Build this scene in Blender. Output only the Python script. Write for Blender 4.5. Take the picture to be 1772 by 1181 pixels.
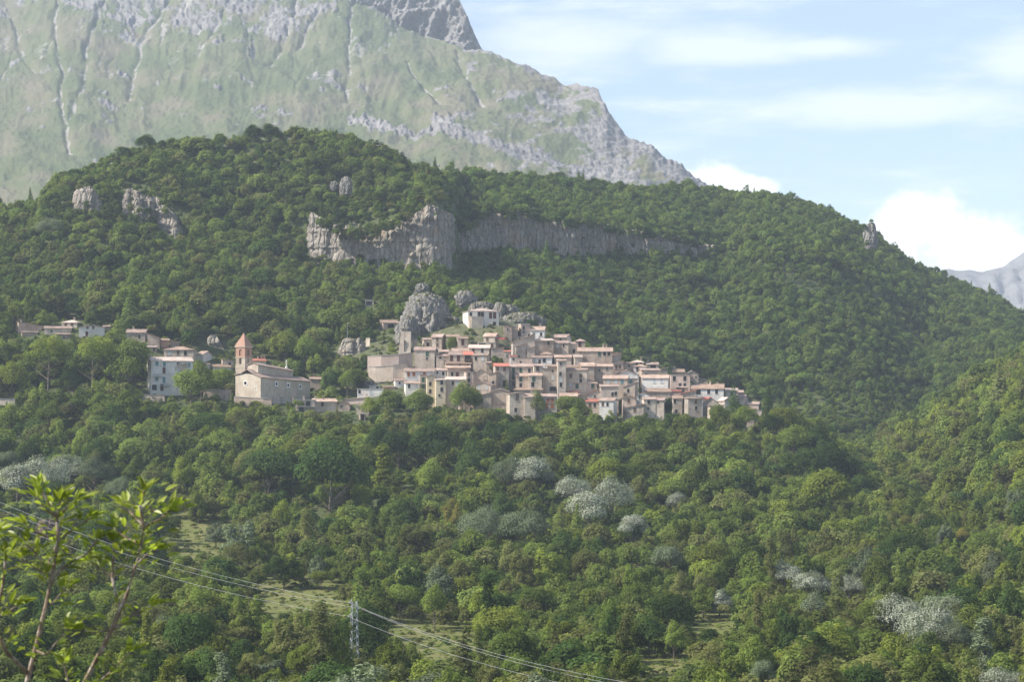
import bpy, math, random
import numpy as np
from mathutils import Vector, Matrix

random.seed(7)
sc = bpy.context.scene
COL = sc.collection
for o in list(bpy.data.objects):
    bpy.data.objects.remove(o)

# ---------------------------------------------------------------- camera
FPX, CX, CY = 3932.0, 886.0, 590.5          # focal length and centre in photo pixels
PITCH = math.radians(1.741)
cam_d = bpy.data.cameras.new('camera')
cam_d.sensor_width = 36.0
cam_d.lens = FPX / 1772.0 * 36.0
cam_d.clip_start, cam_d.clip_end = 0.5, 30000.0
cam_d.dof.use_dof = True
cam_d.dof.focus_distance = 800.0
cam_d.dof.aperture_fstop = 14.0
cam = bpy.data.objects.new('camera', cam_d)
cam.location = (0, 0, 0)
cam.rotation_euler = (math.radians(90) + PITCH, 0, 0)
COL.objects.link(cam)
sc.camera = cam

# ---------------------------------------------------------------- sun and sky
SUN_EL, SUN_AZ = math.radians(43), math.radians(-105)     # azimuth from +Y, clockwise
SUN_V = Vector((math.sin(SUN_AZ) * math.cos(SUN_EL), math.cos(SUN_AZ) * math.cos(SUN_EL), math.sin(SUN_EL)))
sl = bpy.data.lights.new('sun', 'SUN')
sl.energy = 4.8
sl.angle = math.radians(0.53)
sl.color = (1.0, 0.94, 0.84)
so = bpy.data.objects.new('sun', sl)
so.rotation_euler = (-SUN_V).to_track_quat('-Z', 'Y').to_euler()
so.location = SUN_V * 500
COL.objects.link(so)

sc.view_settings.view_transform = 'Standard'
sc.view_settings.look = 'None'
sc.view_settings.exposure = 0.95
sc.view_settings.gamma = 1.0
sc.view_settings.use_curve_mapping = False
sc.cycles.use_denoising = True
sc.cycles.max_bounces = 5
sc.cycles.diffuse_bounces = 3
sc.cycles.glossy_bounces = 2
sc.cycles.transmission_bounces = 4
sc.cycles.transparent_max_bounces = 6
sc.cycles.volume_bounces = 0
sc.cycles.sample_clamp_indirect = 4.0

world = bpy.data.worlds.new('World')
sc.world = world
world.use_nodes = True
wn, wl = world.node_tree.nodes, world.node_tree.links
wn.clear()
def WN(t, **k):
    n = wn.new(t)
    for a, b in k.items():
        setattr(n, a, b)
    return n
w_out = WN('ShaderNodeOutputWorld')
w_bg = WN('ShaderNodeBackground')
w_bg.inputs['Strength'].default_value = 0.106
sky = WN('ShaderNodeTexSky', sky_type='NISHITA')
sky.sun_disc = False
sky.sun_elevation = SUN_EL
sky.sun_rotation = SUN_AZ
sky.altitude = 900
sky.air_density = 1.0
sky.dust_density = 1.2
sky.ozone_density = 1.0
tc = WN('ShaderNodeTexCoord')
sep = WN('ShaderNodeSeparateXYZ')
wl.new(tc.outputs['Generated'], sep.inputs[0])
def M(op, a, b=None, c=None, clamp=False):
    n = WN('ShaderNodeMath', operation=op)
    n.use_clamp = clamp
    for i, v in enumerate((a, b, c)):
        if v is None:
            continue
        if isinstance(v, (int, float)):
            n.inputs[i].default_value = v
        else:
            wl.new(v, n.inputs[i])
    return n.outputs[0]
# azimuth and elevation of the view direction in radians
az = M('ARCTAN2', sep.outputs['X'], sep.outputs['Y'])
el = M('ARCSINE', sep.outputs['Z'])
def noise(vx, vy, sx, sy, off, detail=6, rough=0.55):
    cmb = WN('ShaderNodeCombineXYZ')
    wl.new(M('MULTIPLY_ADD', vx, sx, off), cmb.inputs[0])
    wl.new(M('MULTIPLY', vy, sy), cmb.inputs[1])
    n = WN('ShaderNodeTexNoise')
    n.inputs['Scale'].default_value = 1.0
    n.inputs['Detail'].default_value = detail
    n.inputs['Roughness'].default_value = rough
    wl.new(cmb.outputs[0], n.inputs['Vector'])
    return n.outputs['Fac']
def ramp(v, a, b):
    n = WN('ShaderNodeMapRange', interpolation_type='SMOOTHSTEP')
    wl.new(v, n.inputs['Value'])
    n.inputs['From Min'].default_value = a
    n.inputs['From Max'].default_value = b
    return n.outputs[0]
# thin streaky high cloud
cir = noise(az, el, 9.0, 42.0, 3.1, 8, 0.62)
cir = ramp(cir, 0.46, 0.74)
cir = M('MULTIPLY', cir, 0.55)
def blob(x, y, rx, ry):
    """soft elliptical bump (1 at the centre) round a cloud that stands at that azimuth and elevation"""
    a0, e0 = (x - CX) / FPX, PITCH + (CY - y) / FPX
    u = M('DIVIDE', M('SUBTRACT', az, a0), rx / FPX)
    v = M('DIVIDE', M('SUBTRACT', el, e0), ry / FPX)
    return M('SUBTRACT', 1.0, M('SQRT', M('ADD', M('MULTIPLY', u, u), M('MULTIPLY', v, v))))
cn = noise(az, el, 60.0, 60.0, 7.7, 8, 0.6)
cumulus = None
for b in [(1590, 385, 95, 62), (1680, 430, 120, 62), (1780, 470, 170, 85), (1540, 420, 60, 60), (1240, 318, 70, 40), (1300, 325, 50, 26), (1900, 470, 160, 90), (1190, 312, 40, 22)]:
    v = blob(*b)
    cumulus = v if cumulus is None else M('MAXIMUM', cumulus, v)
cumulus = ramp(M('ADD', cumulus, M('MULTIPLY_ADD', cn, 1.5, -0.78)), -0.10, 0.50)
bank = None
for b in [(1540, 190, 330, 46), (1250, 85, 260, 45), (980, 75, 220, 70), (1760, 115, 120, 60), (1420, 90, 150, 26)]:
    v = blob(*b)
    bank = v if bank is None else M('MAXIMUM', bank, v)
cn2 = noise(az, el, 16.0, 60.0, 1.3, 8, 0.6)
bank = M('MULTIPLY', ramp(M('ADD', bank, M('MULTIPLY_ADD', cn2, 1.5, -0.8)), -0.1, 0.75), 0.50)
mask = M('MAXIMUM', cumulus, M('MAXIMUM', bank, cir), clamp=True)
mixc = WN('ShaderNodeMix', data_type='RGBA')
wl.new(mask, mixc.inputs['Factor'])
wl.new(sky.outputs[0], mixc.inputs['A'])
mixc.inputs['B'].default_value = (7.9, 7.8, 7.8, 1)
wl.new(mixc.outputs['Result'], w_bg.inputs['Color'])
wl.new(w_bg.outputs[0], w_out.inputs['Surface'])

# ---------------------------------------------------------------- helpers
def ray(x, y):
    """world direction of a photo pixel, with Y component 1"""
    dx, dz = (x - CX), (CY - y)
    wy = FPX * math.cos(PITCH) - dz * math.sin(PITCH)
    wz = FPX * math.sin(PITCH) + dz * math.cos(PITCH)
    return dx / wy, wz / wy
def at(x, y, d):
    u, w = ray(x, y)
    return Vector((u * d, d, w * d))
def to_px(X, Y, Z):
    c, s = math.cos(PITCH), math.sin(PITCH)
    dep = Y * c + Z * s
    return CX + FPX * X / dep, CY - FPX * (Z * c - Y * s) / dep

def _h(ix, iy, iz, seed):
    h = (ix.astype(np.int64) * 374761393 + iy.astype(np.int64) * 668265263 + iz.astype(np.int64) * 2147483647 + seed * 1274126177) & 0xffffffff
    h = ((h ^ (h >> 13)) * 1274126177) & 0xffffffff
    h = (h ^ (h >> 16)) & 0xffffffff
    return h.astype(np.float64) / 4294967295.0
def vnoise(x, y, z=None, seed=0):
    x = np.asarray(x, float); y = np.asarray(y, float)
    z = np.zeros_like(x) if z is None else np.asarray(z, float)
    ix, iy, iz = np.floor(x), np.floor(y), np.floor(z)
    fx, fy, fz = x - ix, y - iy, z - iz
    fx, fy, fz = [t * t * t * (t * (t * 6 - 15) + 10) for t in (fx, fy, fz)]
    r = 0
    for a in (0, 1):
        for b in (0, 1):
            for c in (0, 1):
                w = (fx if a else 1 - fx) * (fy if b else 1 - fy) * (fz if c else 1 - fz)
                r = r + w * _h(ix + a, iy + b, iz + c, seed)
    return r * 2 - 1
def fbm(x, y, z=None, oct=5, seed=0, gain=0.5, ridged=False):
    s, a, t = 0, 1.0, 0.0
    for k in range(oct):
        n = vnoise(np.asarray(x) * 2 ** k, np.asarray(y) * 2 ** k, None if z is None else np.asarray(z) * 2 ** k, seed + k * 17)
        if ridged:
            n = 1 - 2 * np.abs(n)
        s = s + a * n; t += a; a *= gain
    return s / t

def mesh_np(name, V, F, attrs=None, smooth=False):
    """V (n,3), F (m,k) arrays -> mesh"""
    V = np.asarray(V, np.float32); F = np.asarray(F, np.int32)
    me = bpy.data.meshes.new(name)
    me.vertices.add(len(V)); me.vertices.foreach_set('co', V.ravel())
    k = F.shape[1]
    me.loops.add(F.size); me.loops.foreach_set('vertex_index', F.ravel())
    me.polygons.add(len(F))
    me.polygons.foreach_set('loop_start', np.arange(0, F.size, k, dtype=np.int32))
    me.polygons.foreach_set('loop_total', np.full(len(F), k, np.int32))
    if smooth:
        me.polygons.foreach_set('use_smooth', np.ones(len(F), bool))
    for an, (dom, arr) in (attrs or {}).items():
        at_ = me.attributes.new(an, 'FLOAT', dom)
        at_.data.foreach_set('value', np.asarray(arr, np.float32).ravel())
    me.update(calc_edges=True)
    me.validate()
    return me
def grid_faces(nu, nv):
    i = np.arange(nu * nv).reshape(nu, nv)
    return np.stack([i[:-1, :-1], i[1:, :-1], i[1:, 1:], i[:-1, 1:]], -1).reshape(-1, 4)

class MB:
    """collects boxes, prisms and tubes into one mesh"""
    def __init__(s):
        s.v = []; s.f = []
    def poly(s, pts):
        b = len(s.v); s.v += [tuple(p) for p in pts]; s.f.append(tuple(range(b, b + len(pts)))); return s
    def box(s, x0, x1, y0, y1, z0, z1):
        b = len(s.v)
        s.v += [(x0, y0, z0), (x1, y0, z0), (x1, y1, z0), (x0, y1, z0), (x0, y0, z1), (x1, y0, z1), (x1, y1, z1), (x0, y1, z1)]
        s.f += [tuple(b + i for i in q) for q in ((3, 2, 1, 0), (4, 5, 6, 7), (0, 1, 5, 4), (1, 2, 6, 5), (2, 3, 7, 6), (3, 0, 4, 7))]
        return s
    def slab(s, pts, t):
        """polygon (top side, counter-clockwise from above) with thickness t downwards"""
        b = len(s.v); n = len(pts)
        s.v += [tuple(p) for p in pts] + [(p[0], p[1], p[2] - t) for p in pts]
        s.f.append(tuple(range(b, b + n))); s.f.append(tuple(reversed(range(b + n, b + 2 * n))))
        for i in range(n):
            j = (i + 1) % n
            s.f.append((b + i, b + n + i, b + n + j, b + j))
        return s
    def tube(s, pts, rad, n=6, cap=True):
        pts = [Vector(p) for p in pts]; b = len(s.v)
        for i, p in enumerate(pts):
            t = (pts[min(i + 1, len(pts) - 1)] - pts[max(i - 1, 0)]).normalized()
            a = t.orthogonal().normalized() if abs(t.z) > .95 else t.cross(Vector((0, 0, 1))).normalized()
            c = t.cross(a)
            r = rad[i] if isinstance(rad, (list, tuple)) else rad
            for k in range(n):
                w = 2 * math.pi * k / n
                s.v.append(tuple(p + (a * math.cos(w) + c * math.sin(w)) * r))
        for i in range(len(pts) - 1):
            for k in range(n):
                s.f.append((b + i * n + k, b + i * n + (k + 1) % n, b + (i + 1) * n + (k + 1) % n, b + (i + 1) * n + k))
        if cap:
            s.f.append(tuple(reversed(range(b, b + n)))); e = b + (len(pts) - 1) * n
            s.f.append(tuple(range(e, e + n)))
        return s
    def mesh(s, name):
        me = bpy.data.meshes.new(name); me.from_pydata(s.v, [], s.f); me.update(); return me

def obj(name, me, mat=None, parent=None, loc=None, rz=0.0):
    o = bpy.data.objects.new(name, me); COL.objects.link(o)
    if mat is not None and me is not None:
        if not me.materials:
            me.materials.append(None)
        o.material_slots[0].link = 'OBJECT'; o.material_slots[0].material = mat
    if parent is not None:
        o.parent = parent
    if loc is not None:
        o.location = loc
    if rz:
        o.rotation_euler = (0, 0, rz)
    return o
def tag(o, label, cat, group=None):
    o['label'] = label; o['category'] = cat
    if group:
        o['group'] = group
    return o
def thing(name, label, cat, loc=(0, 0, 0), rz=0.0, group=None):
    return tag(obj(name, None, None, None, loc, rz), label, cat, group)

# ---------------------------------------------------------------- materials
class Mat:
    def __init__(s, name):
        s.m = bpy.data.materials.new(name); s.m.use_nodes = True
        s.n, s.l = s.m.node_tree.nodes, s.m.node_tree.links; s.n.clear()
        s.out = s.n.new('ShaderNodeOutputMaterial')
    def N(s, t, ins=None, **k):
        n = s.n.new(t)
        for a, b in k.items():
            setattr(n, a, b)
        for a, b in (ins or {}).items():
            if hasattr(b, 'is_output') or isinstance(b, bpy.types.NodeSocket):
                s.l.new(b, n.inputs[a])
            else:
                n.inputs[a].default_value = b
        return n
    def noise(s, scale, detail=4, rough=0.6, vec=None):
        i = {'Scale': scale, 'Detail': detail, 'Roughness': rough}
        if vec is not None:
            i['Vector'] = vec
        return s.N('ShaderNodeTexNoise', i).outputs['Fac']
    def coord(s, kind='Object', scale=(1, 1, 1)):
        t = s.N('ShaderNodeTexCoord').outputs[kind] if kind != 'World' else s.N('ShaderNodeNewGeometry').outputs['Position']
        if scale != (1, 1, 1):
            t = s.N('ShaderNodeMapping', {'Vector': t, 'Scale': scale}).outputs[0]
        return t
    def ramp(s, v, stops, interp='LINEAR'):
        r = s.N('ShaderNodeValToRGB', {'Fac': v}); cr = r.color_ramp; cr.interpolation = interp
        while len(cr.elements) < len(stops):
            cr.elements.new(0.5)
        for e, (p, c) in zip(cr.elements, stops):
            e.position = p; e.color = (c[0], c[1], c[2], 1)
        return r.outputs['Color']
    def mix(s, f, a, b, mode='MIX'):
        n = s.N('ShaderNodeMix', data_type='RGBA', blend_type=mode)
        for key, v in (('Factor', f), ('A', a), ('B', b)):
            if isinstance(v, bpy.types.NodeSocket):
                s.l.new(v, n.inputs[key])
            elif key == 'Factor':
                n.inputs[key].default_value = v
            else:
                n.inputs[key].default_value = (v[0], v[1], v[2], 1)
        return n.outputs['Result']
    def mr(s, v, a, b, c=0.0, d=1.0):
        return s.N('ShaderNodeMapRange', {'Value': v, 'From Min': a, 'From Max': b, 'To Min': c, 'To Max': d}).outputs[0]
    def math(s, op, a, b=0.0):
        return s.N('ShaderNodeMath', {0: a, 1: b}, operation=op).outputs[0]
    def attr(s, name):
        return s.N('ShaderNodeAttribute', attribute_name=name).outputs['Fac']
    def scale_col(s, col, f):
        v = s.N('ShaderNodeVectorMath', {0: col}, operation='SCALE')
        if isinstance(f, bpy.types.NodeSocket):
            s.l.new(f, v.inputs['Scale'])
        else:
            v.inputs['Scale'].default_value = f
        return v.outputs[0]
    def pbr(s, col, rough=0.85, bump=None, bdist=0.05, bstr=0.6, metal=0.0, spec=0.3):
        p = s.N('ShaderNodeBsdfPrincipled', {'Roughness': rough, 'Metallic': metal, 'Specular IOR Level': spec})
        if isinstance(col, bpy.types.NodeSocket):
            s.l.new(col, p.inputs['Base Color'])
        else:
            p.inputs['Base Color'].default_value = (col[0], col[1], col[2], 1)
        if bump is not None:
            b = s.N('ShaderNodeBump', {'Height': bump, 'Distance': bdist, 'Strength': bstr})
            s.l.new(b.outputs[0], p.inputs['Normal'])
        s.l.new(p.outputs[0], s.out.inputs['Surface'])
        return s.m

def leaf_mat(name, cols, transl=0.48, vary=0.5, gloss=0.0, silver=False, tvar=.36):
    """foliage: colour differs from tree to tree and from leaf to leaf"""
    k = Mat(name)
    oi = k.N('ShaderNodeObjectInfo')
    pn = k.noise(0.012, 3, 0.6, oi.outputs['Location'])
    f = k.math('ADD', k.math('MULTIPLY', oi.outputs['Random'], 0.62), k.math('MULTIPLY', k.mr(pn, 0.3, 0.7), 0.38))
    n = len(cols)
    col = k.ramp(f, [(i / (n - 1), c) for i, c in enumerate(cols)])
    if silver:
        col = k.mix(k.mr(k.attr('rnd'), .34, .72), (.130, .155, .095), col)
    col = k.scale_col(col, k.mr(k.attr('rnd'), 0, 1, 1 - vary, 1 + vary))
    col = k.scale_col(col, k.mr(k.math('FRACT', k.math('MULTIPLY', oi.outputs['Random'], 37.7)), 0, 1, 1 - tvar, 1 + tvar))
    d = k.N('ShaderNodeBsdfDiffuse', {'Color': col})
    t = k.N('ShaderNodeBsdfTranslucent', {'Color': k.mix(0.55, col, (1.25, 1.5, 0.45), 'MULTIPLY')})
    ms = k.N('ShaderNodeMixShader', {0: transl, 1: d.outputs[0], 2: t.outputs[0]})
    sh = ms
    if gloss:
        g = k.N('ShaderNodeBsdfGlossy', {'Color': (1, 1, 1, 1), 'Roughness': 0.45})
        sh = k.N('ShaderNodeMixShader', {0: gloss, 1: ms.outputs[0], 2: g.outputs[0]})
    k.l.new(sh.outputs[0], k.out.inputs['Surface'])
    return k.m

LEAF = {
    'mid':    leaf_mat('leaf_mid_green', [(0.099, 0.140, 0.036), (0.136, 0.178, 0.040), (0.175, 0.211, 0.050), (0.119, 0.157, 0.044)]),
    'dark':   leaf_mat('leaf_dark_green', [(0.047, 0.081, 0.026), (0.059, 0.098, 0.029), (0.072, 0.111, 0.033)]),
    'bright': leaf_mat('leaf_bright_green', [(0.158, 0.194, 0.037), (0.191, 0.221, 0.042), (0.207, 0.226, 0.051)]),
    'olive':  leaf_mat('leaf_olive_green', [(0.146, 0.160, 0.052), (0.174, 0.178, 0.064), (0.129, 0.151, 0.055)]),
    'yellow': leaf_mat('leaf_yellow_green', [(.200, .200, .045), (.240, .210, .060)]),
    'grey':   leaf_mat('leaf_grey_green', [(.125, .155, .085), (.150, .175, .105)], 0.25, 0.4),
    'silver': leaf_mat('leaf_silver_grey', [(.37, .385, .30), (.44, .45, .37)], 0.2, 0.2, silver=True, tvar=.1),
    'forest': leaf_mat('leaf_beech_wood', [(0.063, 0.105, 0.033), (0.096, 0.148, 0.039), (0.132, 0.183, 0.045), (0.171, 0.212, 0.055), (0.115, 0.159, 0.049)]),
    'slope':  leaf_mat('leaf_mixed_wood', [(0.076, 0.117, 0.034), (0.132, 0.175, 0.043), (0.184, 0.216, 0.057), (0.106, 0.146, 0.041), (0.197, 0.209, 0.087)]),
    'sprig':  leaf_mat('leaf_sprig', [(.22, .26, .040), (.30, .32, .060)], 0.5, 0.4, 0.025),
}
def mat_bark():
    k = Mat('bark'); c = k.coord('Object')
    return k.pbr(k.ramp(k.noise(3.0, 4, .6, c), [(.3, (.09, .07, .05)), (.7, (.20, .17, .13))]), .9)
BARK = mat_bark()
def mat_twig():
    k = Mat('twig_bark'); c = k.coord('Object')
    return k.pbr(k.ramp(k.noise(30.0, 4, .6, c), [(.3, (.10, .065, .04)), (.52, (.20, .145, .10)), (.72, (.42, .37, .32))]), .6)
def mat_stone(name, c0, c1, c2, scale=0.9, streak=0.5):
    """rubble masonry / weathered plaster: colour differs from house to house and in patches"""
    k = Mat(name); c = k.coord('Object')
    oi = k.N('ShaderNodeObjectInfo')
    vv = k.N('ShaderNodeVectorMath', {0: c, 1: oi.outputs['Location']}, operation='ADD').outputs[0]
    n1 = k.noise(scale * 0.35, 5, .65, vv)
    n2 = k.noise(scale * 3.2, 4, .7, vv)
    st = k.noise(0.9, 4, .6, k.N('ShaderNodeMapping', {'Vector': vv, 'Scale': (1.2, 1.2, 0.16)}).outputs[0])
    f = k.math('ADD', k.math('MULTIPLY', n1, 0.6), k.math('MULTIPLY', n2, 0.4))
    col = k.ramp(f, [(.38, c0), (.5, c1), (.62, c2)])
    col = k.mix(k.mr(st, .52, .72, 0.0, streak), col, (c0[0] * .55, c0[1] * .55, c0[2] * .57))
    col = k.scale_col(col, k.mr(oi.outputs['Random'], 0, 1, .82, 1.12))
    v = k.N('ShaderNodeTexVoronoi', {'Vector': vv, 'Scale': 3.2}, feature='DISTANCE_TO_EDGE').outputs['Distance']
    return k.pbr(col, .92, k.math('ADD', k.mr(v, 0, .12), n2), .06, .5)
WALL = {
    'stone': mat_stone('wall_rubble_stone', (.34, .275, .215), (.50, .415, .335), (.62, .53, .435)),
    'grey':  mat_stone('wall_grey_stone', (.29, .245, .20), (.42, .36, .30), (.53, .465, .395)),
    'beige': mat_stone('wall_beige_plaster', (.43, .35, .275), (.56, .465, .37), (.65, .55, .455), .5, .35),
    'pink':  mat_stone('wall_pink_plaster', (.44, .33, .27), (.54, .42, .35), (.60, .48, .41), .5, .3),
    'cream': mat_stone('wall_cream_plaster', (.52, .43, .29), (.62, .53, .38), (.68, .60, .46), .5, .3),
    'white': mat_stone('wall_white_plaster', (.55, .51, .465), (.69, .65, .60), (.76, .72, .67), .45, .22),
    'brown': mat_stone('wall_brown_stone', (.26, .20, .155), (.39, .305, .24), (.49, .395, .32)),
    'brick': mat_stone('wall_red_brick', (.31, .175, .125), (.40, .235, .17), (.46, .29, .215), .7, .2),
    'concrete': mat_stone('wall_concrete', (.36, .30, .235), (.48, .41, .33), (.56, .49, .40), .6, .3),
}
def mat_tile(name, cs):
    k = Mat(name); c = k.coord('Object'); oi = k.N('ShaderNodeObjectInfo')
    vv = k.N('ShaderNodeVectorMath', {0: c, 1: oi.outputs['Location']}, operation='ADD').outputs[0]
    n = k.math('ADD', k.math('MULTIPLY', k.noise(1.6, 5, .75, vv), .6), k.math('MULTIPLY', k.noise(.35, 3, .5, vv), .4))
    col = k.ramp(n, [(.36, cs[0]), (.5, cs[1]), (.62, cs[2])])
    col = k.scale_col(col, k.mr(oi.outputs['Random'], 0, 1, .8, 1.15))
    w = k.N('ShaderNodeTexWave', {'Vector': c, 'Scale': 1.1, 'Distortion': .4}, wave_type='BANDS', bands_direction='X').outputs['Fac']
    return k.pbr(col, .9, k.math('ADD', w, n), .06, .6)
TILE = {
    'terracotta': mat_tile('roof_terracotta_tiles', ((.21, .145, .115), (.34, .245, .20), (.47, .37, .315))),
    'pale':  mat_tile('roof_pale_tiles', ((.34, .255, .21), (.48, .38, .32), (.58, .485, .42))),
    'orange': mat_tile('roof_orange_tiles', ((.25, .17, .13), (.40, .285, .22), (.52, .405, .33))),
    'red':   mat_tile('roof_new_red_tiles', ((.36, .12, .085), (.46, .165, .115), (.52, .215, .155))),
    'brown': mat_tile('roof_old_brown_tiles', ((.17, .115, .085), (.28, .195, .145), (.36, .265, .205))),
    'mossy': mat_tile('roof_mossy_tiles', ((.16, .12, .08), (.27, .19, .13), (.36, .26, .18))),
}
def plain(name, col, rough=.8, metal=0.0, var=.25, sc_=2.0):
    k = Mat(name); n = k.noise(sc_, 4, .6, k.coord('Object'))
    return k.pbr(k.scale_col(k.mix(0.0, col, col), k.mr(n, .3, .7, 1 - var, 1 + var)), rough, metal=metal)
GLASS = plain('window_dark_glass', (.018, .018, .022), .25)
FRAME = plain('window_stone_surround', (.42, .37, .32), .85)
FRAMEW = plain('window_white_surround', (.72, .70, .68), .8)
SHUT = {'g': plain('shutter_green', (.035, .10, .065), .6), 'r': plain('shutter_dark_red', (.10, .035, .028), .6),
        'o': plain('shutter_orange', (.42, .13, .055), .6), 'b': plain('shutter_teal', (.12, .24, .26), .6),
        'l': plain('shutter_light_grey', (.48, .50, .50), .6), 'n': plain('shutter_brown', (.13, .075, .045), .6)}
TWIG = mat_twig()
WOOD = plain('dark_wood', (.07, .045, .03), .8)
CONC = plain('slab_concrete', (.42, .40, .37), .9)
METAL = plain('galvanised_steel', (.34, .35, .36), .5, 0.4)
IRON = plain('dark_iron', (.05, .05, .05), .6)
AWN = plain('awning_red', (.42, .05, .06), .7)
BRONZE = plain('bell_bronze', (.10, .09, .06), .5, .5)
# ================================================================ terrain
# columns of the valley side: photo azimuth -> (distance, height as seen) of the ground from the near slope to the ridge
FRONT = [(310, 1235), (450, 1085), (600, 935)]
TCOL = {
 -400: FRONT + [(720, 800), (780, 740), (840, 640), (880, 590), (930, 540), (1000, 440), (1010, 420), (1060, 385)],
    0: FRONT + [(720, 795), (780, 720), (835, 620), (870, 575), (930, 520), (1000, 430), (1010, 412), (1050, 372)],
   60: FRONT + [(720, 795), (780, 720), (835, 615), (870, 572), (930, 515), (1000, 410), (1010, 390), (1055, 362)],
  100: FRONT + [(720, 795), (780, 720), (835, 612), (870, 572), (930, 510), (1005, 390), (1013, 350), (1060, 318)],
  180: FRONT + [(720, 795), (780, 712), (832, 612), (870, 570), (930, 505), (1008, 385), (1018, 340), (1068, 284)],
  260: FRONT + [(720, 795), (782, 704), (828, 618), (870, 572), (930, 502), (1010, 392), (1018, 335), (1080, 264)],
  400: FRONT + [(720, 785), (780, 706), (815, 686), (868, 612), (930, 525), (1000, 425), (1010, 385), (1085, 255)],
  470: FRONT + [(720, 785), (780, 706), (815, 688), (868, 620), (930, 535), (1000, 430), (1010, 385), (1090, 238)],
  540: FRONT + [(720, 790), (775, 720), (815, 690), (868, 630), (930, 545), (995, 445), (1003, 385), (1090, 243)],
  620: FRONT + [(720, 795), (770, 728), (820, 668), (870, 600), (920, 550), (995, 450), (1003, 392), (1095, 258)],
  700: FRONT + [(715, 800), (762, 745), (818, 660), (868, 580), (915, 553), (990, 452), (1000, 372), (1090, 292)],
  765: FRONT + [(712, 805), (758, 748), (815, 655), (868, 566), (915, 548), (990, 452), (1000, 356), (1090, 305)],
  800: FRONT + [(712, 805), (758, 745), (812, 652), (866, 561), (915, 545), (1096, 440), (1106, 395), (1246, 300)],
  870: FRONT + [(712, 808), (758, 745), (812, 652), (866, 560), (915, 550), (1112, 437), (1122, 385), (1269, 311)],
  950: FRONT + [(712, 812), (758, 748), (812, 658), (868, 578), (920, 572), (1132, 440), (1142, 388), (1302, 322)],
 1050: FRONT + [(712, 815), (758, 752), (810, 670), (858, 612), (940, 660), (1160, 447), (1170, 394), (1340, 328)],
 1150: FRONT + [(712, 820), (758, 757), (806, 690), (850, 648), (935, 700), (1188, 445), (1196, 408), (1378, 330)],
 1250: FRONT + [(712, 825), (755, 763), (800, 712), (840, 690), (935, 770), (1216, 448), (1224, 425), (1421, 338)],
 1330: FRONT + [(710, 830), (750, 778), (785, 745), (815, 738), (935, 815), (1160, 455), (1168, 436), (1380, 345)],
 1420: FRONT + [(705, 848), (740, 800), (770, 780), (795, 782), (930, 812), (1170, 470), (1178, 452), (1400, 360)],
 1500: FRONT + [(685, 890), (715, 870), (745, 862), (830, 850), (960, 775), (1190, 505), (1198, 488), (1400, 405)],
 1600: FRONT + [(650, 930), (690, 920), (760, 865), (945, 712), (1030, 752), (1240, 560), (1248, 552), (1420, 470)],
 1700: [(310, 1235), (450, 1075), (580, 960), (650, 895), (720, 815), (800, 745), (942, 652), (1025, 690), (1250, 578), (1258, 572), (1435, 520)],
 1772: [(310, 1232), (440, 1060), (560, 940), (640, 858), (720, 778), (800, 700), (935, 612), (1015, 655), (1250, 598), (1258, 593), (1445, 556)],
 2200: [(310, 1225), (430, 1040), (550, 900), (630, 810), (710, 720), (790, 640), (930, 560), (1010, 600), (1250, 640), (1258, 636), (1455, 620)],
}
TX = np.array(sorted(TCOL), float)
KD, KZ = [], []
for x in TX:
    kd = [1.5, 60.0, 200.0]; kz = [-1.9, -24.0, -43.0]
    for d, y in TCOL[int(x)]:
        kd.append(d); kz.append(ray(CX, y)[1] * d)
    kd += [kd[-1] + 90, kd[-1] + 420, 2700]; kz += [kz[-1] - 14, min(40, kz[-1] - 60), 70]
    KD.append(kd); KZ.append(kz)
KD, KZ = np.array(KD), np.array(KZ)
T_PX = np.arange(-400, 2201, 5.0)
T_Y = np.concatenate([np.arange(1.5, 300, 9.0), np.arange(300, 980, 3.5), np.arange(980, 1150, 2.5), np.arange(1150, 1480, 4.0), np.arange(1480, 2700, 30.0)])
def smooth1(a, n):
    for _ in range(n):
        p = np.pad(a, 1, mode='edge'); a = (p[:-2] + 2 * p[1:-1] + p[2:]) / 4
    return a
HZ = np.zeros((len(T_PX), len(T_Y)))
for i, x in enumerate(T_PX):
    kd = np.array([np.interp(x, TX, KD[:, k]) for k in range(KD.shape[1])])
    kz = np.array([np.interp(x, TX, KZ[:, k]) for k in range(KD.shape[1])])
    HZ[i] = smooth1(np.interp(T_Y, kd, kz), 3)
for _ in range(3):
    p = np.pad(HZ, ((1, 1), (0, 0)), mode='edge'); HZ = (p[:-2] + 2 * p[1:-1] + p[2:]) / 4
TU = (T_PX - CX) / FPX
GX = TU[:, None] * T_Y[None, :]; GY = np.broadcast_to(T_Y, GX.shape)
amp = np.interp(T_Y, [0, 100, 300, 700, 770, 890, 960, 1400, 2000], [0.3, 1, 1.6, 1.2, .5, .5, 2.2, 3.0, 12.0])
HZ = HZ + fbm(GX / 55, GY / 55, oct=4, seed=3) * amp
HZ_H = HZ.copy()                # the slope on which the house fronts were set out; the lanes between them lie lower
_px, _py = to_px(GX, GY, HZ)
_in = np.clip((_px - 728) / 30, 0, 1) * np.clip((1300 - _px) / 30, 0, 1) * np.clip((GY - 768) / 8, 0, 1) * np.clip((np.interp(_px, [700, 800, 870, 960, 1060, 1160, 1300], [868, 858, 858, 878, 866, 846, 826]) - GY) / 8, 0, 1) * (GY < 900)
HZ = HZ - 4.6 * _in
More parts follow.
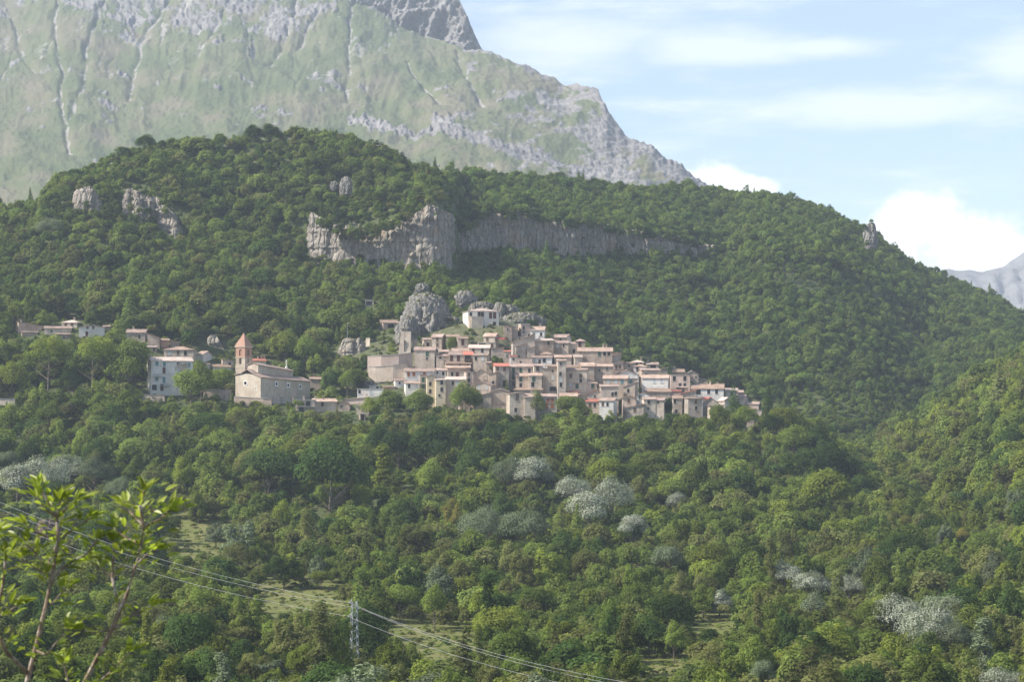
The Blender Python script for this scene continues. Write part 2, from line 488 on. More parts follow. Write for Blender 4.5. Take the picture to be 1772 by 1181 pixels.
def ground(X, Y, HZ=HZ):
    X = np.asarray(X, float); Y = np.asarray(Y, float)
    fi = np.clip((X / Y - TU[0]) / (TU[1] - TU[0]), 0, len(TU) - 1.001)
    fj = np.clip(np.interp(Y, T_Y, np.arange(len(T_Y))), 0, len(T_Y) - 1.001)
    i, j = fi.astype(int), fj.astype(int); a, b = fi - i, fj - j
    return (HZ[i, j] * (1 - a) + HZ[i + 1, j] * a) * (1 - b) + (HZ[i, j + 1] * (1 - a) + HZ[i + 1, j + 1] * a) * b
YS = np.arange(290, 1500, 1.0)
def hit(x, y, d0=300.0, d1=1500.0):
    """distance at which the line of sight through a photo pixel first meets the ground"""
    u, w = ray(x, y)
    ys = YS[(YS >= d0) & (YS <= d1)]
    m = ground(u * ys, ys, HZ_H) >= w * ys
    return float(ys[np.argmax(m)]) if m.any() else d1

MEADOWS = [(345, 935, 75, 62), (520, 1040, 130, 42), (770, 1115, 85, 48), (1235, 1085, 70, 24), (1150, 1160, 60, 22), (700, 1090, 60, 20)]   # grassy clearings
pxg, pyg = to_px(GX, GY, HZ)
mead = np.zeros_like(HZ)
for (mx, my, rx, ry) in MEADOWS:
    mead = np.maximum(mead, 1.6 - np.hypot((pxg - mx) / rx, (pyg - my) / ry))
mead = np.clip(mead + fbm(GX / 6, GY / 6, oct=3, seed=9) * .35, 0, 1) * (GY < 640)
vill = np.clip(1.4 - np.hypot((pxg - 970) / 330, (pyg - 625) / 70), 0, 1) * (GY > 772) * (GY < 900)
me = mesh_np('ground', np.stack([GX, GY, HZ], -1).reshape(-1, 3), grid_faces(*HZ.shape), {'meadow': ('POINT', mead), 'village': ('POINT', vill)}, True)
k = Mat('ground_soil_and_grass'); c = k.coord('World')
g = k.ramp(k.noise(.35, 6, .7, c), [(.3, (.040, .058, .018)), (.5, (.062, .080, .026)), (.7, (.105, .105, .045))])
m_ = k.ramp(k.noise(.22, 7, .75, c), [(.34, (.080, .105, .026)), (.47, (.135, .150, .036)), (.58, (.170, .160, .060)), (.7, (.100, .130, .034))])
v_ = k.ramp(k.noise(.5, 6, .7, c), [(.35, (.07, .085, .032)), (.52, (.13, .12, .07)), (.68, (.26, .22, .17))])
col = k.mix(k.attr('meadow'), k.mix(k.attr('village'), g, v_), m_)
GROUND_MAT = k.pbr(col, .95, k.noise(1.3, 5, .7, c), .4, .8)
o = obj('ground', me, GROUND_MAT); o['kind'] = 'structure'

# ================================================================ the bare mountain behind
MCOL = {
 -500: [(2200, 430), (2600, 310), (3000, 205), (3400, 100), (3800, 0), (4400, -180)],
    0: [(2200, 420), (2600, 290), (3000, 190), (3350, 100), (3750, 0), (4400, -180)],
  400: [(2200, 420), (2600, 270), (2950, 190), (3300, 100), (3650, 0), (4400, -190)],
  640: [(2200, 420), (2560, 280), (2920, 200), (3230, 120), (3480, 55), (3640, 22)],
  730: [(2200, 420), (2550, 285), (2900, 205), (3180, 135), (3400, 85), (3560, 62)],
  790: [(2200, 420), (2550, 290), (2850, 215), (3100, 150), (3300, 110), (3420, 80)],
  840: [(2200, 420), (2530, 296), (2830, 220), (3080, 155), (3260, 115), (3360, 90)],
  905: [(2200, 420), (2500, 305), (2800, 232), (3050, 172), (3200, 134), (3300, 106)],
  975: [(2200, 420), (2500, 312), (2750, 255), (2950, 208), (3100, 174), (3200, 150)],
 1000: [(2200, 420), (2500, 314), (2730, 262), (2900, 218), (3060, 176), (3150, 148)],
 1035: [(2200, 420), (2500, 318), (2700, 272), (2850, 232), (3000, 192), (3080, 164)],
 1050: [(2200, 420), (2490, 320), (2670, 280), (2800, 246), (2930, 214), (3010, 190)],
 1062: [(2200, 420), (2480, 325), (2650, 288), (2780, 258), (2900, 230), (2980, 210)],
 1110: [(2200, 420), (2470, 330), (2600, 308), (2700, 288), (2800, 270), (2880, 254)],
 1150: [(2200, 420), (2460, 336), (2560, 320), (2650, 306), (2740, 296), (2820, 286)],
 1200: [(2200, 420), (2450, 345), (2540, 335), (2620, 325), (2700, 318), (2780, 310)],
 1300: [(2200, 430), (2450, 370), (2540, 365), (2620, 362), (2700, 360), (2780, 358)],
}
MXs = np.array(sorted(MCOL), float)
MD = np.array([[d for d, y in MCOL[int(x)]] for x in MXs], float)
MY = np.array([[y for d, y in MCOL[int(x)]] for x in MXs], float)
mpx = np.arange(-500, 1301, 2.0)
t = np.linspace(0, 5, 420)
D = np.zeros((len(mpx), len(t))); YY = np.zeros_like(D)
for i, x in enumerate(mpx):
    kd = [np.interp(x, MXs, MD[:, q]) for q in range(6)]; ky = [np.interp(x, MXs, MY[:, q]) for q in range(6)]
    D[i] = np.interp(t, range(6), kd); YY[i] = np.interp(t, range(6), ky)
ang = PITCH + np.arctan((CY - YY) / FPX)
X_ = (mpx[:, None] - CX) / FPX * D; Z_ = D * np.tan(ang)
P_x = np.broadcast_to(mpx[:, None], D.shape)
# broad spurs and gullies
wx = P_x + 26 * fbm(P_x / 120, YY / 90, oct=3, seed=21) + (YY - 100) * .12
spur = fbm(wx / 62, YY / 330, oct=3, seed=31, ridged=True)
Z_ = Z_ + spur * 3.0 + fbm(P_x / 130, YY / 90, oct=3, seed=33) * 16 + fbm(wx / 30, YY / 70, oct=4, seed=34, ridged=True) * 3.2 * np.clip(1.3 - YY / 300, .4, 1) + fbm(P_x / 80, (YY + .12 * P_x) / 5, oct=3, seed=35) * 1.6
# strata: limestone bands that follow the slope
band_y = YY + 22 * fbm(P_x / 90, YY / 140, oct=4, seed=5) - (P_x - 300) * .05
def band(c, w):
    return np.exp(-((band_y - c) / w) ** 2)
patch = fbm(P_x / 28, YY / 20, oct=5, seed=44)
patch2 = fbm(P_x / 70, YY / 45, oct=4, seed=51)
rock = .95 * np.clip((92 - YY + 95 * patch2) / 95, 0, 1) + .8 * band(138, 8) * np.clip(.5 + 1.6 * patch2, 0, 1) + .8 * np.clip(fbm(P_x / 34, YY / 16, oct=4, seed=48) * 2.2 - .62, 0, 1) + .95 * band(190, 12) * np.clip(.45 + 1.4 * patch2, 0, 1)
rock += np.exp(-((YY - (165 + (P_x - 560) * .24) + 9 * patch2 - 25) / 13) ** 2) * (P_x > 600) * np.clip((1010 - P_x) / 60, 0, 1) * 1.0
crest = np.interp(mpx, MXs, MY[:, 5])[:, None]
rock += np.clip(1.0 - (YY - crest) / 30, 0, 1) * (P_x > 800) + .50 * np.clip((P_x - 1000 + (YY - 200) * .6) / 60, 0, 1) + .55 * np.clip((P_x - 780) / 120, 0, 1) * np.clip((YY - 150) / 40, 0, 1) * np.clip(.5 + 1.5 * patch2, 0, 1)
rib = fbm((P_x + .25 * (YY - 40) * np.sign(P_x - 330)) / 7, YY / 42, oct=4, seed=47, ridged=True)
rock = np.clip(rock * 1.25 + rib * .42 * np.clip((105 - YY) / 60, 0, 1) + patch * .62 + fbm(P_x / 9, YY / 6, oct=4, seed=46) * .62 - .44, 0, 1)
rock = rock * rock * (3 - 2 * rock)
scree = np.zeros_like(D)
GUL = [[(92, -20), (97, 66), (102, 112), (109, 203), (117, 264)], [(178, 0), (152, 66), (145, 117), (137, 168), (119, 213)], [(290, -10), (244, 66), (229, 132), (221, 173)],
       [(398, -10), (371, 56), (335, 109)], [(516, -10), (498, 56), (467, 112)], [(437, 60), (436, 100)], [(607, -10), (604, 86), (602, 175)], [(792, 86), (815, 150), (845, 185)], [(20, 30), (40, 95), (60, 130)],
       [(700, 110), (740, 150), (770, 190)], [(545, 30), (520, 80)], [(330, -20), (300, 30)]]
RG = random.Random(8)
for q in range(24):
    x0_ = RG.uniform(-40, 900); y0_ = RG.uniform(-20, 90); L_ = RG.uniform(30, 110); sl_ = (x0_ - 380) / 900 + RG.uniform(-.2, .2)
    GUL.append([(x0_, y0_), (x0_ + sl_ * L_ * .5 + RG.uniform(-4, 4), y0_ + L_ * .5), (x0_ + sl_ * L_, y0_ + L_)])
carve = np.zeros_like(D)
for q, gl in enumerate(GUL):
    ys_ = np.array([p[1] for p in gl], float); xs_ = np.array([p[0] for p in gl], float)
    gx = np.interp(YY, ys_, xs_) + 7 * fbm(YY / 22, P_x * 0 + q * 9.1, oct=3, seed=60)
    inr = ((YY > ys_[0]) & (YY < ys_[-1])).astype(float)
    wid = (1.7 if q < 12 else 1.1) * (1 + 1.3 * np.clip((YY - ys_[0]) / (ys_[-1] - ys_[0]), 0, 1)) * (1 + .5 * fbm(YY / 14, P_x * 0 + q, oct=2, seed=61))
    s_ = np.exp(-((P_x - gx) / wid) ** 2) * inr
    scree = np.maximum(scree, (.85 if q < 12 else .6) * s_ * np.clip(.75 + 1.1 * fbm(P_x / 14, YY / 12, oct=4, seed=70), 0, 1))
    carve = np.maximum(carve, (1 if q < 12 else .35) * np.exp(-((P_x - gx) / (wid * 2.2)) ** 2) * inr)
scree = np.clip(scree + np.clip(fbm(P_x / 26 + YY / 40, YY / 46, oct=4, seed=77) - .28, 0, 1) * 1.6 * np.clip((160 - YY) / 80, 0, 1), 0, 1)
Z_ = Z_ - carve * 5
det = fbm(P_x / 11, YY / 9, oct=5, seed=81, ridged=True)
det2 = fbm(P_x / 4.5, YY / 5, oct=3, seed=83)
Z_ = Z_ + rock * (det * 6.0 + det2 * 3.0) * np.where(P_x > 800, .45, 1) + (1 - rock) * (fbm(P_x / 30, YY / 16, oct=4, seed=85) * 4 + det2 * .7)
fade = np.clip((5 - t[None, :]) / .12, 0, 1)
V = np.stack([X_, D, Z_], -1)
last = V[:, -1:, :] + np.array([0, 260, -190.0]); V = np.concatenate([V, last], 1)
pad = lambda a: np.concatenate([a, a[:, -1:]], 1)
tone = pad(np.clip(.5 + .5 * fbm(P_x / 60, YY / 26, oct=4, seed=91), 0, 1))
me = mesh_np('mountain', V.reshape(-1, 3), grid_faces(V.shape[0], V.shape[1]), {'rock': ('POINT', pad(rock)), 'scree': ('POINT', pad(scree)), 'tone': ('POINT', tone)}, False)
def mountain_mat(name, use_attr=True):
    k = Mat(name); c = k.coord('World')
    fine = k.noise(.05, 6, .75, c)
    strat = k.noise(.02, 5, .7, k.N('ShaderNodeMapping', {'Vector': c, 'Scale': (.35, .35, 3.0)}).outputs[0])
    rk = k.ramp(k.math('ADD', k.math('MULTIPLY', fine, .6), k.math('MULTIPLY', strat, .4)), [(.34, (.095, .09, .09)), (.5, (.18, .172, .168)), (.64, (.285, .27, .262))])
    if not use_attr:
        return k.pbr(rk, .95, fine, 6, .9)
    gr = k.ramp(k.math('ADD', k.math('MULTIPLY', k.attr('tone'), .65), k.math('MULTIPLY', fine, .35)), [(.32, (.074, .096, .038)), (.5, (.104, .116, .053)), (.66, (.140, .128, .080))])
    sc_c = k.ramp(fine, [(.35, (.20, .188, .17)), (.6, (.31, .295, .27))])
    jit = k.mr(k.noise(.06, 6, .8, c), .3, .7, -.42, .42)
    f1 = k.mr(k.math('ADD', k.attr('rock'), jit), .34, .62)
    f2 = k.mr(k.math('ADD', k.attr('scree'), jit), .38, .7)
    return k.pbr(k.mix(f2, k.mix(f1, gr, rk), sc_c), .95, fine, 4, .8)
o = obj('mountain', me, mountain_mat('mountain_grass_and_limestone')); o['kind'] = 'structure'

# the bare limestone peak that stands behind the grass slope
PCOL = {430: [(3700, 60), (3760, 10), (4050, -190)], 560: [(3640, 45), (3700, 0), (3980, -190)], 640: [(3660, 40), (3700, -10), (3950, -190)], 700: [(3620, 60), (3650, 0), (3900, -190)], 745: [(3590, 76), (3620, 10), (3860, -150)],
        775: [(3550, 84), (3580, 20), (3760, -60)], 792: [(3530, 90), (3560, 40), (3640, -2)], 802: [(3510, 94), (3540, 50), (3600, 18)], 812: [(3500, 98), (3530, 66), (3580, 40)], 822: [(3490, 102), (3520, 78), (3560, 62)],
        832: [(3480, 106), (3500, 92), (3530, 82)], 842: [(3470, 110), (3490, 102), (3510, 98)]}
pxs = np.array(sorted(PCOL), float); pp = np.arange(430, 843, 2.0); tt = np.linspace(0, 2, 130)
Dp = np.array([np.interp(tt, range(3), [np.interp(x, pxs, [PCOL[int(q)][j][0] for q in pxs]) for j in range(3)]) for x in pp])
Yp = np.array([np.interp(tt, range(3), [np.interp(x, pxs, [PCOL[int(q)][j][1] for q in pxs]) for j in range(3)]) for x in pp])
PX2 = np.broadcast_to(pp[:, None], Dp.shape)
Zp = Dp * np.tan(PITCH + np.arctan((CY - Yp) / FPX)); Xp = (PX2 - CX) / FPX * Dp
w_ = PX2 + (Yp) * .35
n_ = fbm(w_ / 26, Yp / 60, oct=5, seed=101, ridged=True); n2_ = fbm(w_ / 8, Yp / 14, oct=4, seed=103, ridged=True)
edge = np.clip((842 - PX2) / 26, .12, 1)
Dp = Dp - (n_ * 42 + n2_ * 13) * edge
V = np.stack([Xp, Dp, Zp], -1); V = np.concatenate([V, V[:, -1:, :] + np.array([0, 220, -60.0])], 1)
o = obj('mountain', mesh_np('mountain_peak', V.reshape(-1, 3), grid_faces(V.shape[0], V.shape[1]), None, False), mountain_mat('mountain_limestone', False)); o['kind'] = 'structure'

# far blue ridge at the valley mouth
fp = np.arange(1480, 2500, 6.0); ft = np.linspace(0, 1, 60)
cr = np.interp(fp, [1480, 1640, 1700, 1740, 1772, 1850, 2500], [526, 464, 468, 458, 438, 400, 335]) + 5 * fbm(fp / 40, fp * 0, oct=4, seed=120)
DF = 5600 + 900 * ft[None, :] + 0 * fp[:, None]; YF = 640 + (cr[:, None] - 640) * ft[None, :] ** .8
XF = (fp[:, None] - CX) / FPX * DF; ZF = DF * np.tan(PITCH + np.arctan((CY - YF) / FPX)) + 45 * fbm(fp[:, None] / 30 + 0 * ft, YF / 26, oct=5, seed=121, ridged=True) * np.clip((1 - ft) * 5, 0, 1)
o = obj('mountain', mesh_np('mountain_far', np.stack([XF, DF, ZF], -1).reshape(-1, 3), grid_faces(*DF.shape), None, True), mountain_mat('far_mountain_rock', False)); o['kind'] = 'structure'

# ================================================================ cliffs in the wood
def rock_mat(name, cs, scale=.14):
    k = Mat(name); c = k.coord('World')
    crack = k.N('ShaderNodeTexVoronoi', {'Vector': k.N('ShaderNodeMapping', {'Vector': k.N('ShaderNodeVectorMath', {0: c, 1: k.N('ShaderNodeTexNoise', {'Vector': c, 'Scale': .25}).outputs['Color']}, operation='ADD').outputs[0], 'Scale': (.42, .42, .11)}).outputs[0], 'Scale': 1.0}, feature='DISTANCE_TO_EDGE').outputs['Distance']
    vert = k.noise(scale, 6, .75, k.N('ShaderNodeMapping', {'Vector': c, 'Scale': (1.6, 1.6, .3)}).outputs[0])
    fine = k.noise(scale * 5, 5, .75, c)
    col = k.ramp(k.math('ADD', k.math('MULTIPLY', vert, .65), k.math('MULTIPLY', fine, .35)), [(.34, cs[0]), (.46, cs[1]), (.6, cs[2])])
    col = k.mix(k.mr(k.noise(scale * .5, 4, .6, c), .55, .68, 0, .65), col, cs[3])
    nz_ = k.N('ShaderNodeSeparateXYZ', {0: k.N('ShaderNodeNewGeometry').outputs['Normal']}).outputs['Z']
    tuft = k.mr(k.math('ADD', nz_, k.mr(fine, .3, .7, -.25, .25)), .62, .8)
    col = k.mix(tuft, col, (.125, .125, .048))
    col = k.mix(k.mr(crack, .0, .08, .42, 0), col, (.06, .055, .05))
    return k.pbr(col, .95, k.math('ADD', fine, k.mr(crack, 0, .2)), .9, 1.0)
CLIFF_MAT = rock_mat('cliff_limestone', ((.12, .108, .095), (.28, .248, .212), (.41, .368, .318), (.36, .26, .165)))
CRAG_MAT = rock_mat('crag_limestone', ((.12, .113, .105), (.26, .246, .226), (.39, .37, .343), (.23, .20, .13)), .35)
def cliff(pts, seed, out=3.0, res=.55):
    """steep rock face: pts = (x, y top, y foot, distance) along its run"""
    pts = np.array(pts, float)
    W0 = np.array([at(x, yb, d) for x, yt, yb, d in pts]); W1 = np.array([at(x, yt, d + 3.5) for x, yt, yb, d in pts])
    L = np.concatenate([[0], np.cumsum(np.linalg.norm(np.diff(W0[:, :2], axis=0), axis=1))])
    s = np.arange(0, L[-1], res); nz = 52
    B = np.stack([np.interp(s, L, W0[:, q]) for q in range(3)], -1); T = np.stack([np.interp(s, L, W1[:, q]) for q in range(3)], -1)
    T[:, 2] += 2.2 * fbm(s / 9, s * 0, oct=4, seed=seed); B[:, 2] -= 5
    tg = np.gradient(B[:, :2], axis=0); nrm = np.stack([tg[:, 1], -tg[:, 0]], -1); nrm /= np.linalg.norm(nrm, axis=1)[:, None] + 1e-9
    tz = np.linspace(0, 1, nz)
    tap = np.clip(np.minimum(s, s[-1] - s) / 5.0, .12, 1)[:, None] ** .6; T = B + (T - B) * tap
    B[:, 2] = np.minimum(B[:, 2], ground(B[:, 0], B[:, 1]) - 2.5)
    Vv = B[:, None, :] * (1 - tz[None, :, None]) + T[:, None, :] * tz[None, :, None]
    Sg = np.broadcast_to(s[:, None], Vv.shape[:2]); Zg = Vv[:, :, 2]
    n = fbm(Sg / 6, Zg / 40, oct=5, seed=seed + 1, ridged=True, gain=.6) * out * .8 + fbm(Sg / 30, Zg / 30, oct=3, seed=seed + 2) * out * .8 + fbm(Sg / 1.9, Zg / 5.0, oct=4, seed=seed + 3, ridged=True, gain=.65) * .8 + fbm(Sg / 16, Zg / 2.4, oct=3, seed=seed + 8, ridged=True) * .75
    n += out * .3 * np.sin(tz * math.pi)[None, :] - out * .9 * np.clip(fbm(Sg / 3.2, Zg / 40, oct=3, seed=seed + 6) - .1, 0, 1)
    Vv[:, :, :2] += nrm[:, None, :] * n[:, :, None]
    cap = Vv[:, -1:, :] + np.concatenate([-nrm * 9, np.full((len(s), 1), 0.0)], 1)[:, None, :]
    cap[:, 0, 2] = np.minimum(cap[:, 0, 2], ground(cap[:, 0, 0], cap[:, 0, 1]) - .5)
    Vv = np.concatenate([Vv, cap], 1)
    o = obj('cliff', mesh_np('cliff', Vv.reshape(-1, 3), grid_faces(Vv.shape[0], Vv.shape[1]), None, False), CLIFF_MAT); o['kind'] = 'structure'
cliff([(528, 392, 425, 1016), (541, 366, 436, 990), (560, 376, 440, 988), (600, 392, 446, 986), (650, 388, 450, 986), (700, 374, 456, 984), (742, 354, 462, 982), (766, 362, 466, 985), (775, 370, 464, 1004), (781, 374, 460, 1050)], 201, 2.1)
cliff([(772, 410, 450, 1076), (800, 396, 446, 1088), (850, 362, 444, 1100), (900, 364, 448, 1112), (960, 382, 452, 1127), (1050, 390, 456, 1152), (1056, 396, 446, 1160), (1120, 400, 446, 1172), (1200, 414, 444, 1194), (1250, 428, 444, 1210)], 211, 4.4)
cliff([(132, 328, 352, 1012), (140, 322, 356, 1005), (158, 322, 354, 1004), (176, 332, 348, 1008)], 221, 2.2)
cliff([(214, 316, 344, 1006), (224, 322, 362, 1002), (250, 330, 370, 1002), (270, 342, 374, 1003), (289, 370, 404, 998), (306, 376, 406, 997), (322, 380, 402, 1002)], 231, 2.2)
cliff([(580, 598, 622, 864), (600, 590, 622, 860), (625, 586, 618, 860), (640, 592, 606, 864)], 251, 1.2, .6)
cliff([(350, 588, 612, 872), (366, 580, 612, 868), (395, 584, 606, 870)], 261, 1.0, .6)

# ---------------------------------------------------------------- single rocks
def rock(name, label, x, yb, w, h, seed, depth=None, d=None, lean=0.0, mat=None, spike=1.0, group=None):
    """boulder or crag whose foot stands at that pixel: w, h in photo pixels"""
    d = d or hit(x, yb, 700)
    s = d / FPX; W, H, Dp_ = w * s / 2, h * s, (depth or w * .9) * s / 2
    nu, nv = 110, 64
    u = np.linspace(0, 2 * math.pi, nu); v = np.linspace(-.35, 1, nv)
    U, Vv = np.meshgrid(u, v, indexing='ij')
    ph = Vv * math.pi / 2
    r = np.cos(ph) ** .62
    r[:, Vv[0] < 0] = 1.0
    px_, py_, pz_ = np.cos(U) * r, np.sin(U) * r, np.where(Vv < 0, Vv * 1.2, np.sin(ph))
    rr_ = np.random.default_rng(seed); Nn = rr_.normal(size=(26, 3)); Nn[:, 2] *= .8; Nn /= np.linalg.norm(Nn, axis=1)[:, None]; hh_ = rr_.uniform(.55, 1.0, 26)
    dots = px_[..., None] * Nn[:, 0] + py_[..., None] * Nn[:, 1] + pz_[..., None] * Nn[:, 2]
    facet = np.sort(np.where(dots > .2, hh_ / np.maximum(dots, .2), 9), axis=-1)[..., 1]
    n = np.minimum(facet, 1.3) - 1 + .10 + fbm(px_ * 2 + seed, py_ * 2, pz_ * 2.2, oct=3, seed=seed) * .14 + fbm(px_ * 5 + seed, py_ * 5, pz_ * 5, oct=4, seed=seed + 5, ridged=True, gain=.6) * .27 * spike + fbm(px_ * 14 + seed, py_ * 14, pz_ * 12, oct=3, seed=seed + 6, ridged=True) * .09 * spike
    n *= np.clip(1.25 - np.abs(Vv), .4, 1)
    k_ = 1 + n
    P = np.stack([px_ * k_ * W + lean * pz_ * H, py_ * k_ * Dp_, pz_ * H * (1 + .5 * n)], -1)
    P[-1] = P[0]
    g = at(x, yb, d)
    o = obj(name, mesh_np(name, P.reshape(-1, 3), grid_faces(nu, nv), None, False), mat or CRAG_MAT, None, g + Vector((0, Dp_ * .6, 0)))
    return tag(o, label, 'rock', group)
rock('rock_crag', 'huge grey limestone crag towering over the stone buttress', 733, 586, 76, 74, 11, 70, 870, .10)
rock('rock_crag', 'grey shoulder of rock at the left foot of the huge crag', 706, 590, 34, 40, 13, 40, 862, .08)
rock('boulder', 'pale boulder among trees above the huge crag', 731, 503, 20, 13, 17, 18, 932)
rock('rock_crag', 'pale standing rock above the palace, in the trees', 808, 524, 30, 22, 19, 26, 915)
rock('boulder', 'low grass-topped rock directly behind the palace roof', 836, 539, 44, 17, 23, 30, 900)
rock('boulder', 'pointed grey rock just right of the palace roof', 866, 546, 24, 22, 29, 22, 897)
rock('boulder', 'pale jagged rock next to the pointed rock beside the palace', 884, 544, 30, 16, 31, 24, 898)
rock('rock_crag', 'broad grey rock slab behind the tower house', 903, 568, 74, 28, 37, 40, 893, .02)
rock('boulder', 'white rock tooth in the trees above the big cliff', 598, 328, 20, 22, 41, 16, 1030)
rock('boulder', 'small rock ledge in the trees right of the white rock tooth', 578, 325, 14, 12, 43, 14, 1034)
rock('boulder', 'small grey cliff face half buried in trees on the right crest', 1508, 418, 22, 30, 71, 16, 1190)
rock('boulder', 'rock bluff with reddish soil beside the lower retaining wall', 662, 662, 34, 16, 47, 24, None)
rock('boulder', 'brownish rock outcrop below the retaining wall', 640, 672, 22, 14, 53, 18, None)
rock('boulder', 'grey rock outcrop above the white terraced houses', 618, 668, 26, 14, 59, 18, None)
rock('boulder', 'small rock left of the palace on the dry grass', 784, 560, 22, 12, 61, 16, 884)
rock('boulder', 'reddish roadside rock behind the leafy foreground sapling', 80, 925, 34, 24, 67, 26, 520, 0, rock_mat('reddish_rock', ((.10, .07, .06), (.17, .12, .10), (.24, .18, .15), (.22, .13, .09)), .4))
# ================================================================ houses
FR = {'A': (620, 480, 4.543), 'B': (960, 520, 4.543), 'C': (230, 540, 4.121), 'D': (0, 500, 4.43), 'P': (0, 0, 1.0),
      'E': (470, 650, 9.326), 'W': (240, 570, 9.0875), 'K': (380, 570, 8.433), 'Q': (760, 500, 11.807)}
KEEP = []                 # things whose face must stay clear of trees: x0, y0, x1, y1, distance
FOOT = []                 # ground taken by buildings: X, Y, radius
_wc = {}
def win_mesh(w, h, deep=True, white=False, arch=False):
    key = ('f', round(w, 1), round(h, 1), arch)
    if key not in _wc:
        m = MB(); t = .13
        m.box(-w / 2 - t, -w / 2, -.05, .12, -h / 2, h / 2); m.box(w / 2, w / 2 + t, -.05, .12, -h / 2, h / 2)
        if arch:
            n = 8
            for i in range(n):
                a, b = math.pi * i / n, math.pi * (i + 1) / n
                q = lambda r, g: (math.cos(g) * r, math.sin(g) * r + h / 2)
                (xa, za), (xb, zb), (xc, zc), (xd, zd) = q(w / 2, a), q(w / 2 + t, a), q(w / 2 + t, b), q(w / 2, b)
                m.poly([(xa, -.05, za), (xb, -.05, zb), (xc, -.05, zc), (xd, -.05, zd)]); m.poly([(xa, -.05, za), (xd, -.05, zd), (xd, .12, zd), (xa, .12, za)]); m.poly([(xb, -.05, zb), (xb, .12, zb), (xc, .12, zc), (xc, -.05, zc)])
        else:
            m.box(-w / 2 - t, w / 2 + t, -.06, .12, h / 2, h / 2 + t)
        m.box(-w / 2 - t - .06, w / 2 + t + .06, -.12, .12, -h / 2 - .1, -h / 2)
        _wc[key] = m.mesh('window')
    return _wc[key]
def pane_mesh(w, h, arch=False):
    key = ('p', round(w, 1), round(h, 1), arch)
    if key not in _wc:
        m = MB()
        pts = [(-w / 2, .10, -h / 2), (w / 2, .10, -h / 2), (w / 2, .10, h / 2)]
        if arch:
            pts += [(math.cos(math.pi * i / 8) * w / 2, .10, h / 2 + math.sin(math.pi * i / 8) * w / 2) for i in range(1, 8)]
        pts.append((-w / 2, .10, h / 2)); m.poly(pts)
        m.box(-.025, .025, .06, .10, -h / 2, h / 2)
        _wc[key] = m.mesh('pane')
    return _wc[key]
def leaf_shutter(w, h):
    key = ('s', round(w, 1), round(h, 1))
    if key not in _wc:
        m = MB(); m.box(-w / 2, w / 2, -.03, .01, -h / 2, h / 2)
        for i in range(5):
            z = -h / 2 + h * (i + .5) / 5
            m.box(-w / 2 + .05, w / 2 - .05, -.05, -.03, z - h * .07, z + h * .07)
        _wc[key] = m.mesh('shutter')
    return _wc[key]
WK = {'w': (.9, 1.4), 's': (.7, .8), 'W': (1.1, 1.7), 'd': (1.2, 2.3), 'g': (1.1, 1.7), 'o': (1.1, 1.6), 'r': (1.1, 2.3), 'b': (1.1, 1.6), 'n': (1.0, 1.5), 'l': (1.0, 1.6), 'a': (1.1, .9), 'B': (1.7, 1.9), 'T': (1.0, 2.1), 'G': (.9, 2.0), 'H': (2.4, 1.6)}
SH = {'g': 'g', 'G': 'g', 'o': 'o', 'r': 'r', 'b': 'b', 'T': 'b', 'n': 'n', 'l': 'l'}
def window(parent, x, y, z, kind, rz=0.0, white=False, scale=1.0):
    w, h = WK[kind]; w = round(w * scale, 1); h = round(h * scale, 1); arch = kind == 'a'
    name = 'door' if kind == 'd' else 'window'
    f = obj(name, win_mesh(w, h, True, white, arch), FRAMEW if white else FRAME, parent, (x, y, z), rz)
    obj('pane', pane_mesh(w, h, arch), WOOD if kind == 'd' else GLASS, f)
    if kind in SH:
        for sx in (-1, 1):
            obj('shutter', leaf_shutter(w / 2 - .02, h), SHUT[SH[kind]], f, (sx * w / 4, .03, 0))
    return f

def wall_with_holes(m, w, z0, z1, holes, y, flip=False):
    """front wall in the plane y with rectangular openings (x, z, w, h) and their reveals"""
    xs = sorted({-w / 2, w / 2, *[v for (x, z, a, b) in holes for v in (x - a / 2, x + a / 2)]})
    zs = sorted({z0, z1, *[v for (x, z, a, b) in holes for v in (z - b / 2, z + b / 2)]})
    for i in range(len(xs) - 1):
        for j in range(len(zs) - 1):
            cx_, cz_ = (xs[i] + xs[i + 1]) / 2, (zs[j] + zs[j + 1]) / 2
            if any(abs(cx_ - x) < a / 2 and abs(cz_ - z) < b / 2 for (x, z, a, b) in holes):
                continue
            m.poly([(xs[i], y, zs[j]), (xs[i + 1], y, zs[j]), (xs[i + 1], y, zs[j + 1]), (xs[i], y, zs[j + 1])])

CHIM = {}
def chimney_mesh(hh):
    if hh not in CHIM:
        m = MB(); m.box(-.3, .3, -.26, .26, -1.2, hh); m.box(-.38, .38, -.34, .34, hh, hh + .1)
        for sx in (-1, 1):
            m.box(sx * .26 - .06, sx * .26 + .06, -.26, .26, hh + .1, hh + .38)
        m.box(-.42, .42, -.38, .38, hh + .38, hh + .5)
        CHIM[hh] = m.mesh('chimney')
    return CHIM[hh]

